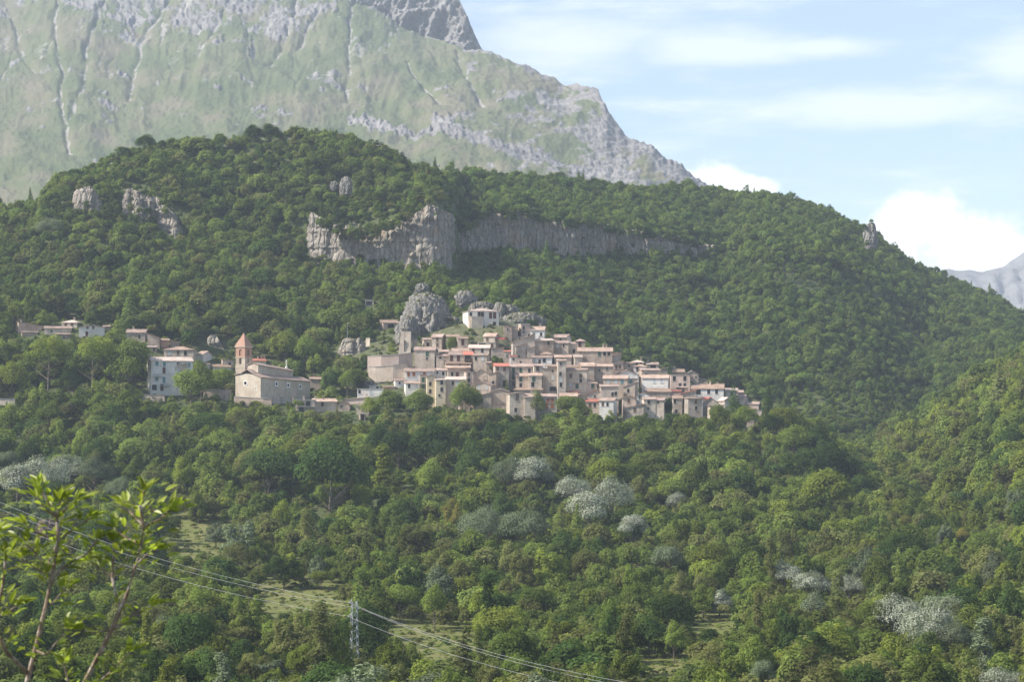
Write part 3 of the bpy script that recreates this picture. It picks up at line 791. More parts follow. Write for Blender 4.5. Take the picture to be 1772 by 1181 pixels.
def roof_mesh(kind, w, D, h, rise, ov=.32, t=.2, seed=0):
    """tiled roof built of slabs with slightly uneven tile courses; returns mesh and height function"""
    m = MB(); a, b = w / 2, D / 2; rnd = random.Random(seed)
    def plane(p00, p10, p11, p01):
        """slab from eave (p00,p10) to ridge (p01,p11), split in strips that sag a little"""
        p00, p10, p11, p01 = map(Vector, (p00, p10, p11, p01))
        n = max(2, int((p10 - p00).length / 1.1)); mrows = 3
        G = [[None] * (mrows + 1) for _ in range(n + 1)]
        for i in range(n + 1):
            for j in range(mrows + 1):
                u, v = i / n, j / mrows
                p = (p00 * (1 - u) + p10 * u) * (1 - v) + (p01 * (1 - u) + p11 * u) * v
                G[i][j] = p + Vector((0, 0, rnd.uniform(-.06, .06)))
        for i in range(n):
            for j in range(mrows):
                m.slab([G[i][j], G[i + 1][j], G[i + 1][j + 1], G[i][j + 1]], t)
    if kind == 'eave':
        k = rise / b; e = h - ov * k; r = h + rise
        plane((-a - ov, -b - ov, e + t), (a + ov, -b - ov, e + t), (a + ov, 0, r + t), (-a - ov, 0, r + t))
        plane((a + ov, b + ov, e + t), (-a - ov, b + ov, e + t), (-a - ov, 0, r + t), (a + ov, 0, r + t))
        m.tube([(-a - ov, 0, r + t + .03), (0, 0, r + t), (a + ov, 0, r + t + .03)], .13, 6)
    elif kind == 'gable':
        k = rise / a; e = h - ov * k; r = h + rise
        plane((-a - ov, b + ov, e + t), (-a - ov, -b - ov, e + t), (0, -b - ov, r + t), (0, b + ov, r + t))
        plane((a + ov, -b - ov, e + t), (a + ov, b + ov, e + t), (0, b + ov, r + t), (0, -b - ov, r + t))
        m.tube([(0, -b - ov, r + t), (0, b + ov, r + t)], .13, 6)
    elif kind in ('shedL', 'shedR'):       # L: high on the left
        k = rise / w; zl = h + rise + ov * k if kind == 'shedL' else h - ov * k; zr = h - ov * k if kind == 'shedL' else h + rise + ov * k
        if kind == 'shedL':
            plane((a + ov, -b - ov, zr + t), (a + ov, b + ov, zr + t), (-a - ov, b + ov, zl + t), (-a - ov, -b - ov, zl + t))
        else:
            plane((-a - ov, b + ov, zl + t), (-a - ov, -b - ov, zl + t), (a + ov, -b - ov, zr + t), (a + ov, b + ov, zr + t))
    elif kind == 'mono':
        k = rise / D
        plane((-a - ov, -b - ov, h - ov * k + t), (a + ov, -b - ov, h - ov * k + t), (a + ov, b + ov, h + rise + ov * k + t), (-a - ov, b + ov, h + rise + ov * k + t))
    elif kind == 'hip':
        q = max(0.0, a - b); r = h + rise; k = rise / b; e = h - ov * k
        c = [(-a - ov, -b - ov, e + t), (a + ov, -b - ov, e + t), (a + ov, b + ov, e + t), (-a - ov, b + ov, e + t)]
        L_, R_ = (-q - .01, 0, r + t), (q + .01, 0, r + t)
        plane(c[0], c[1], R_, L_); plane(c[2], c[3], L_, R_)
        m.slab([c[1], c[2], R_], t); m.slab([c[3], c[0], L_], t)
    else:
        m.box(-a - .15, a + .15, -b - .15, b + .15, h, h + .18)
    return m.mesh('roof')

HN = [0]
def house(fr, x0, x1, ye, yb, label, roof='eave', wall='stone', tile='terracotta', side=None, win=None, D=8.0, rise=None, chim=0, name='house', cat='house', d=None, ext=9.0, yaw=None, dy=0, swin=True, keep=True, group='houses of the hill village', doorcol=None, white=False, drop=0.0):
    """a house from its visible front: x0..x1 the front wall, ye the eaves, yb the visible foot (coordinates of the frame fr)"""
    ox, oy, k = FR[fr]; HN[0] += 1; rnd = random.Random(HN[0] * 31)
    x0, x1, ye, yb = ox + x0 / k, ox + x1 / k, oy + ye / k, oy + yb / k
    xm = (x0 + x1) / 2
    d = d or hit(xm, yb, 700, 1000)
    s = FPX / d
    if side:
        sw = side[1] / k / s
        a = math.asin(min(.82, sw / D)) * (1 if side[0] == 'L' else -1)
    else:
        a = rnd.uniform(-.05, .10)
    if yaw is not None:
        a = yaw
    vis = a; a -= math.atan((xm - CX) / FPX)          # yaw is measured against the line of sight
    w = (x1 - x0) / s / math.cos(vis)
    base = at(xm, yb, d); h = at(xm, ye, d).z - base.z
    cen = base + Vector((-math.sin(a), math.cos(a), 0)) * (D / 2)
    R = thing(name, label, cat, cen, a, group)
    if rise is None:
        rise = {'eave': .30 * D / 2, 'gable': .30 * w / 2, 'shedL': .24 * w, 'shedR': .24 * w, 'mono': .2 * D, 'hip': .30 * min(D, w) / 2, 'flat': 0}[roof]
    else:
        rise = rise / k / s
    b = D / 2; A = w / 2
    # windows
    wl_ = []
    if ext > 8 and rnd.random() < .6:
        for q in range(max(1, int(w / 4.5))):
            wl_.append((rnd.uniform(-.36, .36) * w, -1.7 + rnd.uniform(-.4, .5), rnd.choice('wsw')))
    if win is None:
        n = max(1, int(w / 3.2)); st = max(1, int((h - .6) / 2.9))
        for q in range(st):
            for i in range(n):
                if rnd.random() < .72:
                    wl_.append((-A + w * (i + .5) / n + rnd.uniform(-.3, .3), h - 1.35 - q * 2.85 + rnd.uniform(-.12, .12), rnd.choice('wwwsWn')))
    else:
        for (wx_, wy_, kd) in win:
            px_, py_ = ox + wx_ / k, oy + wy_ / k
            wl_.append(((px_ - xm) / s / math.cos(vis), (yb - py_) / s, kd))
    holes = []; ok = []
    for (x, z, kd) in wl_:
        ww, hh = WK[kd]; ww = round(ww, 1); hh = round(hh, 1)
        ztop = z + hh / 2 + (ww / 2 if kd == 'a' else 0)
        if abs(x) + ww / 2 > A - .15 or any(abs(x - q[0]) < (ww + q[2]) / 2 + .15 and abs(z - q[1]) < (hh + q[3]) / 2 + .15 for q in holes):
            continue
        if ztop > h - .12 and roof not in ('gable', 'shedL', 'shedR'):
            z = h - .15 - hh / 2 - (ww / 2 if kd == 'a' else 0)
        if kd == 'a':
            holes.append((x, z + ww / 4, ww, hh + ww / 2))
        else:
            holes.append((x, z, ww, hh))
        ok.append((x, z, kd))
    m = MB()
    hin = [q for q in holes if q[1] + q[3] / 2 < h - .05]
    wall_with_holes(m, w, -ext, h, hin, -b)
    zl = h + rise if roof == 'shedL' else h; zr = h + rise if roof == 'shedR' else h
    zb_ = h + rise if roof == 'mono' else h
    # sides and back
    if roof == 'eave':
        m.poly([(A, -b, -ext), (A, b, -ext), (A, b, h), (A, 0, h + rise), (A, -b, h)]); m.poly([(-A, b, -ext), (-A, -b, -ext), (-A, -b, h), (-A, 0, h + rise), (-A, b, h)])
    else:
        fz = lambda x: zl if x < 0 else zr
        m.poly([(A, -b, -ext), (A, b, -ext), (A, b, max(zb_, fz(1))), (A, -b, fz(1))]); m.poly([(-A, b, -ext), (-A, -b, -ext), (-A, -b, fz(-1)), (-A, b, max(zb_, fz(-1)))])
    for yy in (-b, b):
        if roof == 'gable':
            m.poly([(-A, yy, h), (A, yy, h), (0, yy, h + rise)])
        if roof == 'shedL':
            m.poly([(-A, yy, h), (A, yy, h), (-A, yy, h + rise)])
        if roof == 'shedR':
            m.poly([(-A, yy, h), (A, yy, h), (A, yy, h + rise)])
    m.poly([(A, b, -ext), (-A, b, -ext), (-A, b, zb_), (A, b, zb_)])
    obj('wall', m.mesh('wall'), WALL[wall], R)
    for (x, z, kd) in ok:
        window(R, x, -b, z, kd, 0, white)
    if side and swin and side[1] / k > 5.5 and h > 3.0:
        sg = -1 if side[0] == 'L' else 1
        for q in range(max(1, int(h / 3.2))):
            if rnd.random() < .8:
                window(R, sg * (A + .012), rnd.uniform(-.25, .25) * D, h - 1.5 - 2.9 * q, 'w', sg * math.pi / 2, white)
    if roof == 'ruin':
        pass
    else:
        rf = obj('roof', roof_mesh(roof, w, D, h, rise, .32 if roof != 'flat' else .15, .2, HN[0]), CONC if tile == 'concrete' else TILE[tile], R)
        nch = chim if isinstance(chim, int) else len(chim)
        for i in range(nch):
            if isinstance(chim, int):
                cx_ = rnd.uniform(-.38, .38) * w; cy_ = rnd.uniform(-.1, .3) * D
            else:
                cx_ = (ox + chim[i] / k - xm) / s; cy_ = .12 * D
            zz = {'eave': h + rise * (1 - abs(cy_) / b), 'gable': h + rise * (1 - abs(cx_) / A), 'shedL': h + rise * (.5 - cx_ / w), 'shedR': h + rise * (.5 + cx_ / w), 'mono': h + rise * (cy_ / D + .5), 'hip': h + rise * .7, 'flat': h}[roof]
            obj('chimney', chimney_mesh(.9), WALL[rnd.choice(['stone', 'brown', 'beige'])], rf, (cx_, cy_, zz + .2))
    FOOT.append((cen.x, cen.y, max(w, D) * .55))
    if keep:
        sp = side[1] / k if side else 0
        KEEP.append((x0 - (sp if side and side[0] == 'L' else 0), ye - 4, x1 + (sp if side and side[0] == 'R' else 0), yb - min(7, .3 * (yb - ye)), d + 4))
    R['w'] = w; R['h'] = h; R['D'] = D
    return R

H = house
# ---------- upper village, around the crag and the palace (frame A)
H('A', 55, 122, 182, 232, 'small concrete lookout hut in the trees left of the crag', 'flat', 'concrete', 'concrete', None, [(85, 205, 'H')], 5, name='hut', cat='hut', group='small outbuildings')
H('A', 196, 322, 362, 405, 'open barn with dark bays left of the crag', 'mono', 'pink', 'brown', ('L', 26), [(256, 385, 'H'), (298, 380, 'H')], 7, name='barn', cat='barn', group='small outbuildings')
H('A', 440, 600, 576, 715, 'plain stone house right of the upper retaining wall, one green window', 'eave', 'stone', 'terracotta', ('R', 14), [(542, 605, 'g'), (540, 640, 's')], 9, 26, 1)
H('A', 515, 574, 492, 556, 'low lean-to house with pinkish roof near the buttress', 'eave', 'stone', 'terracotta', None, [(545, 540, 'd'), (562, 533, 's')], 6, 12)
H('A', 576, 655, 474, 556, 'square stone house with red roof, right of the buttress', 'eave', 'stone', 'terracotta', ('R', 34), [(622, 492, 'n'), (622, 533, 'n')], 8, 26, 1)
H('A', 696, 790, 470, 540, 'low grey house half hidden by a round tree', 'mono', 'grey', 'brown', None, [(740, 490, 'w')], 7, 20)
H('A', 783, 862, 484, 560, 'narrow house with shuttered windows beside the garden terrace', 'eave', 'stone', 'brown', None, [(822, 497, 'r'), (822, 540, 'r')], 7, 16)
H('A', 985, 1074, 466, 520, 'small house with bright terracotta roof and red lean-to awning', 'eave', 'beige', 'orange', ('R', 30), [(1015, 490, 'n')], 7, 24, 0)
H('A', 940, 1080, 516, 556, 'low terrace building with white slab roof below the awning house', 'flat', 'concrete', 'concrete', None, [(975, 535, 'H'), (1050, 538, 'n')], 5)
H('A', 1145, 1208, 384, 448, 'roofless grey walls under the rock slab', 'flat', 'brown', 'mossy', None, [(1175, 410, 's')], 6)
H('A', 1208, 1256, 388, 450, 'low brown lean-to against the tower house', 'flat', 'brown', 'concrete', None, [], 5)
H('A', 1280, 1350, 368, 462, 'tall flat-topped pinkish tower house with bright left side', 'flat', 'pink', 'concrete', ('L', 24), [(1300, 400, 'w'), (1302, 432, 's')], 7)
H('A', 1352, 1462, 416, 478, 'small white house with orange roof at the top of the village', 'eave', 'white', 'orange', ('R', 8), [(1380, 450, 'w'), (1437, 450, 'w')], 7, 26, [1425], white=True)
H('A', 1216, 1388, 512, 600, 'big grey blank-walled house with long sloping roof edge', 'shedR', 'grey', 'mossy', ('L', 22), [(1268, 480, 's'), (1340, 455, 's')], 10, 66)
H('A', 1240, 1318, 545, 602, 'narrow grey annex with bright left wall', 'shedR', 'grey', 'brown', ('L', 26), [], 6, 20)
H('A', 1328, 1388, 568, 612, 'little stone house with slanting tiled roof between two big houses', 'shedR', 'stone', 'terracotta', ('L', 10), [(1370, 566, 's')], 6, 26)
H('A', 1386, 1536, 500, 618, 'large square stone house with white corner edges and terrace roof', 'mono', 'brown', 'pale', None, [(1495, 520, 'w')], 9, 18, [1435])
H('A', 1530, 1640, 476, 500, 'red-roofed house with brown gable at the top right', 'eave', 'beige', 'terracotta', ('R', 36), [(1570, 488, 'w')], 8, 24)
H('A', 1543, 1652, 518, 612, 'stone house with red eaves and a tiny white window', 'eave', 'stone', 'terracotta', None, [(1565, 537, 'l'), (1612, 538, 'w'), (1562, 570, 'w')], 8, 16)
H('A', 868, 1030, 558, 608, 'long house with pale sunlit roof under the awning house', 'eave', 'stone', 'pale', ('R', 10), [(905, 578, 'w'), (975, 578, 'w')], 8, 24)
H('A', 636, 708, 588, 616, 'low house with dull red roof beside a patch of grass', 'eave', 'grey', 'terracotta', None, [(670, 602, 'w')], 6, 14)
H('A', 740, 866, 583, 612, 'long low house with orange roof behind the dark-red doors', 'eave', 'stone', 'orange', None, [(800, 598, 'w')], 6, 20)
H('A', 612, 712, 622, 690, 'stone house with red overhanging eaves, left of the dark-red doors', 'eave', 'stone', 'terracotta', None, [(645, 632, 's'), (680, 664, 's')], 8, 14)
H('A', 714, 830, 612, 680, 'house front with two tall dark-red doors', 'eave', 'beige', 'terracotta', None, [(733, 640, 'r'), (787, 640, 'r')], 8, 26)
H('A', 832, 900, 612, 672, 'house with bright red roof and dark timber balcony', 'eave', 'grey', 'red', None, [(862, 634, 'H'), (860, 660, 'w')], 7, 24)
H('A', 902, 1012, 616, 692, 'stone house with whitish window, right of the timber balcony', 'eave', 'stone', 'terracotta', ('R', 22), [(925, 640, 'w'), (978, 640, 'l'), (975, 668, 'w')], 8, 12)
H('A', 1045, 1145, 565, 612, 'bare grey wall house next to a leafy bush', 'shedR', 'grey', 'mossy', None, [], 6, 12)
H('A', 1148, 1196, 585, 640, 'tiny grey house with red roof edge under the big grey house', 'mono', 'grey', 'red', None, [(1170, 620, 's')], 5, 10)
H('A', 1005, 1105, 674, 698, 'hut with dark red pyramid roof above the bright red roof', 'hip', 'brown', 'terracotta', None, [(1085, 685, 's')], 6, 22)
H('A', 690, 885, 682, 706, 'low row with tiled roof and a white roof panel', 'eave', 'brown', 'brown', None, [(800, 694, 's'), (860, 694, 's')], 6, 14)
H('A', 700, 880, 714, 742, 'long low brown house above the two dark shutters', 'eave', 'brown', 'orange', None, [], 6, 12)
H('A', 1195, 1245, 626, 662, 'little house with red roof and white gable edge', 'mono', 'white', 'red', None, [(1220, 645, 's')], 5, 10)
H('A', 1246, 1368, 634, 690, 'pinkish flat-roofed house with rough bare front', 'flat', 'pink', 'terracotta', ('R', 8), [(1275, 668, 's')], 8)
H('A', 1370, 1520, 634, 680, 'white house with arched doorway and dark red roof', 'eave', 'white', 'terracotta', None, [(1425, 664, 'w'), (1462, 660, 'a')], 8, 14)
H('A', 1432, 1520, 606, 632, 'little house with pointed orange roof above the arched doorway', 'hip', 'stone', 'orange', None, [], 6, 22)
H('A', 1382, 1448, 700, 738, 'small house with low tiled roof and one window, centre of the village', 'eave', 'beige', 'terracotta', None, [(1410, 718, 'n')], 6, 14)
H('A', 1075, 1184, 702, 868, 'tall stone house with bright new red roof', 'eave', 'grey', 'red', None, [(1095, 722, 'n'), (1150, 722, 'n'), (1150, 752, 'l'), (1148, 838, 'd')], 9, 22)
H('A', 1186, 1370, 706, 832, 'long beige house with tall green shutters', 'eave', 'beige', 'terracotta', None, [(1220, 735, 'G'), (1277, 735, 'G'), (1220, 783, 'G'), (1345, 735, 'w'), (1218, 840, 'w')], 9, 24, [1308])
H('A', 1238, 1338, 780, 872, 'beige house with two green windows and orange roof', 'eave', 'beige', 'orange', None, [(1278, 803, 'g'), (1277, 850, 'w')], 8, 20)
H('A', 1342, 1444, 777, 900, 'beige house with one green window, next to the grey ruin', 'eave', 'stone', 'orange', None, [(1380, 803, 'g'), (1372, 845, 'W')], 8, 20)
H('A', 1450, 1572, 722, 892, 'dark grey half-ruined stone house with ivy', 'shedR', 'grey', 'terracotta', None, [(1528, 738, 's'), (1530, 790, 'l'), (1530, 880, 'H')], 9, 6, ext=8)
H('A', 1572, 1634, 658, 898, 'tall narrow stone tower house in the middle of the village', 'hip', 'stone', 'terracotta', None, [(1605, 670, 's'), (1598, 720, 'w'), (1600, 760, 'l'), (1602, 800, 'w'), (1600, 845, 'w')], 7, 12)
# ---------- left end of the village (frame A)
H('A', 368, 598, 742, 832, 'long white house with orange shutters and wide red roof', 'eave', 'white', 'terracotta', None, [(396, 765, 'o'), (437, 756, 'o'), (520, 745, 'o'), (437, 800, 'o')], 8, 22, [385], white=True)
H('A', 600, 694, 734, 776, 'small white house with dark attic window', 'eave', 'white', 'terracotta', None, [(622, 752, 's'), (668, 758, 'w')], 7, 14, white=True)
H('A', 706, 838, 744, 792, 'low house with two dark red shutters and flat parapet', 'flat', 'beige', 'terracotta', None, [(716, 758, 'w'), (738, 758, 'w'), (778, 766, 'r'), (828, 766, 'r')], 8)
H('A', 845, 905, 748, 872, 'arched gateway house with two dark arches', 'flat', 'pink', 'terracotta', None, [(870, 768, 'n'), (870, 816, 'a'), (870, 862, 'a')], 7)
H('A', 895, 1040, 776, 822, 'big weathered house with broad stone gable', 'gable', 'beige', 'orange', None, [(1000, 790, 'w')], 10, 52)
H('A', 1028, 1084, 760, 905, 'tall brown house with small slanting red roof', 'shedR', 'brown', 'terracotta', ('R', 34), [(1060, 832, 'w')], 9, 10)
H('A', 912, 1040, 850, 972, 'pale gabled house with whitish windows by the big tree', 'gable', 'stone', 'brown', ('R', 38), [(950, 868, 'l'), (1008, 868, 'l'), (950, 900, 'l'), (1005, 905, 'l')], 8, 26)
H('A', 540, 606, 784, 965, 'tall cream-yellow house with narrow dark windows', 'gable', 'cream', 'terracotta', None, [(568, 795, 'w'), (566, 840, 'w'), (566, 898, 'w'), (570, 935, 'd')], 9, 16)
H('A', 610, 686, 810, 992, 'tall pale house with six small dark windows', 'mono', 'cream', 'pale', None, [(622, 832, 'w'), (656, 830, 'w'), (620, 884, 'w'), (656, 884, 'w'), (638, 930, 's')], 8, 10)
H('A', 687, 840, 808, 962, 'beige house under a long pale roof, behind the leafy tree', 'mono', 'beige', 'pale', None, [(743, 834, 'w'), (780, 838, 'l')], 8, 24)
H('A', 290, 370, 818, 868, 'small white cottage with dark red roof at the left village end', 'eave', 'white', 'terracotta', None, [(325, 833, 's'), (342, 833, 's')], 7, 14, white=True)
H('A', 372, 484, 838, 932, 'white house with stepped tiled roof beside the balconies', 'eave', 'white', 'terracotta', None, [(400, 858, 'w'), (460, 855, 'l')], 7, 16, white=True)
H('A', 486, 540, 770, 915, 'narrow grey house with stacked balconies and dark top bay', 'flat', 'grey', 'brown', None, [(512, 775, 'H'), (510, 808, 'g'), (510, 858, 'g'), (510, 895, 'w')], 7)
H('A', -8, 196, 882, 945, 'long white terraced house with flat roof', 'flat', 'white', 'concrete', None, [(10, 900, 'w'), (28, 896, 'w'), (100, 905, 'l')], 7, white=True)
H('A', 84, 172, 856, 882, 'white penthouse block behind the long terraced house', 'flat', 'white', 'concrete', None, [(150, 868, 'w')], 6, white=True)
H('A', 196, 290, 866, 895, 'low grey wall house between white houses', 'mono', 'brown', 'brown', None, [(225, 885, 'o')], 5, 8)
# ---------- front row (frame A)
H('A', 1190, 1304, 920, 1092, 'tall stone house with red-trimmed window above the trees', 'shedR', 'stone', 'terracotta', ('L', 26), [(1250, 942, 'r'), (1238, 978, 'n'), (1238, 1045, 'w'), (1290, 975, 'n')], 8, 12)
H('A', 1306, 1392, 945, 1105, 'plain beige house with wide red roof, front row', 'mono', 'beige', 'orange', None, [], 8, 26, [1372])
H('A', 1394, 1562, 942, 1058, 'grey house with four orange shutters, front row', 'mono', 'grey', 'terracotta', None, [(1492, 972, 'o'), (1526, 970, 'o'), (1480, 1014, 'o'), (1525, 1014, 'o')], 8, 22)
H('A', 1225, 1445, 890, 920, 'long brown roof of an old barn behind the front row', 'mono', 'brown', 'brown', None, [], 8, 20, [1372])
# ---------- right half of the village (frame B)
H('B', 0, 92, 293, 336, 'house with dull red roof at the top edge of the village', 'eave', 'brown', 'terracotta', ('R', 10), [(45, 315, 'w')], 8, 20)
H('B', -2, 104, 338, 432, 'stone house with red eaves and two pale windows', 'eave', 'stone', 'terracotta', None, [(22, 358, 'l'), (74, 356, 'w'), (22, 385, 'w')], 8, 12)
H('B', 108, 164, 345, 425, 'beige house with tall dark doorway beside the little tower', 'mono', 'beige', 'terracotta', None, [(122, 370, 'r'), (150, 400, 'w')], 7, 16)
H('B', 165, 238, 322, 384, 'little square tower house with pointed roof, on the skyline', 'hip', 'brown', 'terracotta', None, [(198, 342, 'r'), (196, 370, 's')], 7, 18)
H('B', 182, 452, 402, 502, 'long farmhouse with wide orange roof and two round-arched windows', 'eave', 'brown', 'orange', None, [(352, 418, 'g'), (392, 422, 'a'), (426, 422, 'a')], 9, 28, 3)
H('B', 452, 522, 410, 480, 'brown ruined end wall right of the long farmhouse', 'shedL', 'brown', 'brown', None, [], 7, -26)
H('B', 410, 510, 458, 505, 'grey gabled house with bright left wall, under the ruined end wall', 'shedR', 'grey', 'brown', ('L', 38), [], 8, 30)
H('B', 156, 216, 450, 502, 'beige house with big dark loggia window', 'eave', 'beige', 'pale', ('L', 18), [(176, 475, 'B')], 7, 20)
H('B', 218, 304, 443, 472, 'low house with orange roof left of the grey wall', 'eave', 'stone', 'orange', None, [(235, 460, 's')], 6, 14)
H('B', 0, 130, 450, 478, 'low house with long orange roof above the tall block', 'eave', 'stone', 'orange', None, [(60, 465, 's')], 6, 18)
H('B', 92, 200, 530, 552, 'low dark workshop roof above the big beige house', 'mono', 'grey', 'brown', None, [], 6, 20)
H('B', 207, 312, 520, 590, 'dark stone house under the left half of an orange roof', 'eave', 'brown', 'orange', None, [(240, 545, 's')], 8, 26)
H('B', 314, 456, 522, 592, 'dark stone house with double window under a long orange roof', 'eave', 'brown', 'orange', None, [(352, 550, 's'), (410, 540, 's'), (438, 545, 'B')], 8, 18)
H('B', 456, 540, 500, 560, 'rough pink-brown house with two small red shutters', 'shedR', 'pink', 'terracotta', None, [(485, 525, 'n'), (512, 525, 'n')], 8, 18)
H('B', 544, 612, 498, 532, 'low brown house at the rear of the small-roof cluster', 'mono', 'brown', 'brown', None, [(585, 515, 's')], 6, 10)
H('B', 604, 698, 489, 528, 'house with flat pyramid roof and two dark windows', 'hip', 'beige', 'pale', None, [(645, 502, 'w'), (675, 500, 'w')], 7, 18, 1)
H('B', 618, 722, 522, 562, 'small house with orange hip roof below the flat pyramid roof', 'hip', 'white', 'orange', None, [(650, 543, 'w')], 7, 16)
H('B', 724, 815, 506, 545, 'house with red roof and one wide dark opening', 'eave', 'beige', 'terracotta', None, [(773, 525, 'H')], 7, 14, 1)
H('B', 684, 828, 552, 618, 'brown house with red roof and bright left gable side', 'eave', 'brown', 'terracotta', ('L', 26), [(720, 585, 's')], 8, 12)
H('B', 826, 890, 532, 588, 'grey-brown shed wall beside a dark cypress', 'shedL', 'brown', 'brown', None, [], 6, -14)
H('B', 482, 658, 590, 622, 'white-grey house with broad gable facing the valley', 'gable', 'white', 'brown', None, [(597, 600, 'W'), (632, 598, 'w')], 8, 40, [522], white=True)
H('B', 686, 890, 614, 700, 'bright white house with two balconies and orange roof', 'eave', 'white', 'orange', None, [(783, 632, 'l'), (840, 630, 'l'), (783, 672, 'l')], 8, 24, [812], white=True)
H('B', 910, 1064, 588, 684, 'square pink-brown house with two tall windows', 'flat', 'pink', 'pale', ('L', 16), [(940, 616, 'W'), (1023, 616, 'W'), (985, 668, 'w'), (1022, 668, 'w')], 8)
H('B', 905, 1020, 566, 592, 'house with brown roof behind the square pink-brown house', 'eave', 'brown', 'brown', None, [], 8, 22, 2)
H('B', 1022, 1130, 585, 640, 'brown gabled house at the rear right of the village', 'gable', 'brown', 'pale', None, [(1110, 605, 's')], 9, 28)
H('B', 1066, 1195, 628, 668, 'brown low gabled house above the long white house', 'gable', 'brown', 'brown', None, [(1128, 645, 's')], 8, 18)
H('B', 1076, 1326, 698, 758, 'long white house with broad brown roof and three dark windows', 'eave', 'white', 'brown', None, [(1130, 708, 'B'), (1210, 715, 'W'), (1272, 718, 'W')], 9, 36, 4, white=True)
H('B', 382, 570, 618, 702, 'stone house with bright orange roof and blue-grey windows', 'eave', 'stone', 'orange', None, [(420, 632, 'l'), (480, 635, 'l'), (530, 635, 'b'), (415, 662, 's')], 8, 24)
H('B', 572, 655, 618, 702, 'beige side house with blue window below the white gable', 'flat', 'stone', 'terracotta', None, [(598, 640, 'b')], 8)
H('B', 86, 254, 550, 735, 'big tall beige house with stacked small balconies', 'eave', 'beige', 'terracotta', None, [(126, 595, 'n'), (204, 595, 'n'), (126, 632, 'l'), (126, 668, 'l'), (204, 632, 'w')], 9, 12)
H('B', 152, 332, 652, 738, 'pink house with three green shutters and orange roof', 'hip', 'pink', 'orange', None, [(175, 675, 'g'), (238, 675, 'g'), (299, 673, 'g'), (215, 718, 's'), (240, 722, 'd')], 8, 44)
H('B', 24, 88, 478, 742, 'tall dark stone tower block with stacked windows', 'eave', 'grey', 'terracotta', None, [(48, 500, 's'), (45, 580, 'w'), (48, 625, 'l'), (48, 665, 'w')], 8, 12)
H('B', -60, 24, 520, 700, 'plain grey house left of the tall dark tower block', 'eave', 'grey', 'terracotta', None, [(-20, 560, 'w'), (-18, 610, 'l')], 8, 12)
H('B', 540, 630, 682, 756, 'small stone house with slanting gable and one grey window', 'shedR', 'stone', 'terracotta', ('R', 24), [(580, 668, 's'), (578, 712, 'w')], 8, 30)
H('B', 360, 500, 680, 792, 'stone house with patched red roof below the orange-roofed house', 'eave', 'grey', 'terracotta', None, [(455, 740, 'w'), (480, 735, 'w')], 8, 14)
H('B', 256, 412, 742, 778, 'grey gabled house with one black window, behind the white house', 'gable', 'stone', 'brown', None, [(315, 756, 's')], 8, 30, [300])
H('B', 246, 348, 800, 845, 'small house with red roof and black roof terrace', 'mono', 'beige', 'red', None, [(278, 828, 'n'), (315, 825, 'w')], 7, 20)
H('B', 350, 462, 792, 890, 'whitewashed house with brown side wall and two dark windows', 'eave', 'white', 'orange', ('R', 30), [(378, 818, 'n'), (415, 820, 'w')], 8, 20, white=True)
H('B', 534, 640, 770, 852, 'round-topped stone house with one shuttered window', 'gable', 'stone', 'brown', None, [(582, 792, 'n')], 8, 18)
H('B', 642, 752, 752, 812, 'white gabled house with one dark green window', 'gable', 'white', 'brown', None, [(672, 765, 'g')], 8, 28, white=True)
H('B', 566, 700, 846, 892, 'low house with broad red roof at the village foot', 'shedR', 'stone', 'terracotta', None, [(630, 862, 'n')], 7, 26)
H('B', 700, 795, 782, 898, 'stone house with dull red roof, left of the ivy gap', 'eave', 'stone', 'terracotta', None, [(740, 800, 'w'), (735, 850, 's')], 8, 16)
H('B', 797, 858, 788, 905, 'tall stone house right of the dull red roof, touching the ivy', 'eave', 'stone', 'terracotta', ('R', 16), [(812, 802, 's')], 8, 18)
H('B', 930, 1002, 775, 840, 'dark stone house with ragged roof behind the ivy gap', 'eave', 'grey', 'brown', None, [(945, 795, 'w')], 7, 20)
H('B', 720, 910, 722, 750, 'old brown roof under the bright white house', 'eave', 'brown', 'brown', None, [], 7, 22)
H('B', 910, 990, 716, 745, 'pink house with white gable and orange wall', 'mono', 'pink', 'red', None, [], 6, 12)
H('B', 994, 1112, 738, 772, 'small house with slanting red roof, over the bright corner house', 'shedR', 'stone', 'red', None, [(1066, 748, 'w')], 7, 30, [1040])
H('B', 1050, 1162, 776, 890, 'dark stone corner house with bright tapering left wall', 'mono', 'grey', 'brown', ('L', 44), [(1110, 800, 'n'), (1112, 850, 'w')], 9, 8)
H('B', 1125, 1232, 778, 800, 'red roof strip between corner house and grey gable', 'mono', 'brown', 'red', None, [], 6, 14)
H('B', 1160, 1290, 818, 870, 'big dark grey blind gable', 'gable', 'grey', 'brown', None, [(1178, 828, 'l')], 9, 52)
H('B', 1222, 1330, 835, 935, 'beige house with rounded roof and bright left wall, front row', 'shedR', 'stone', 'brown', ('L', 28), [(1290, 880, 'l'), (1292, 915, 'w')], 8, 6)
H('B', 1336, 1386, 788, 850, 'narrow grey-white house at the right of the long sloping brown roof', 'gable', 'grey', 'pale', ('L', 50), [(1358, 815, 'l')], 9, 20)
H('B', 1398, 1482, 725, 748, 'low brown house with red roof among trees, right village end', 'eave', 'brown', 'terracotta', None, [], 7, 14)
H('B', 1436, 1486, 772, 822, 'little square house with red roof, right village end', 'eave', 'beige', 'terracotta', ('R', 34), [], 7, 24)
H('B', 1500, 1602, 818, 850, 'low pinkish house near the dark conifer', 'eave', 'pink', 'terracotta', ('R', 12), [(1515, 832, 's')], 7, 16)
H('B', 1510, 1566, 858, 985, 'tall dark stone stump below the right village end', 'hip', 'brown', 'brown', None, [(1530, 940, 's')], 7, 12)
H('B', 1566, 1628, 868, 915, 'last pink ruin at the right tip of the village', 'flat', 'pink', 'terracotta', None, [], 6)
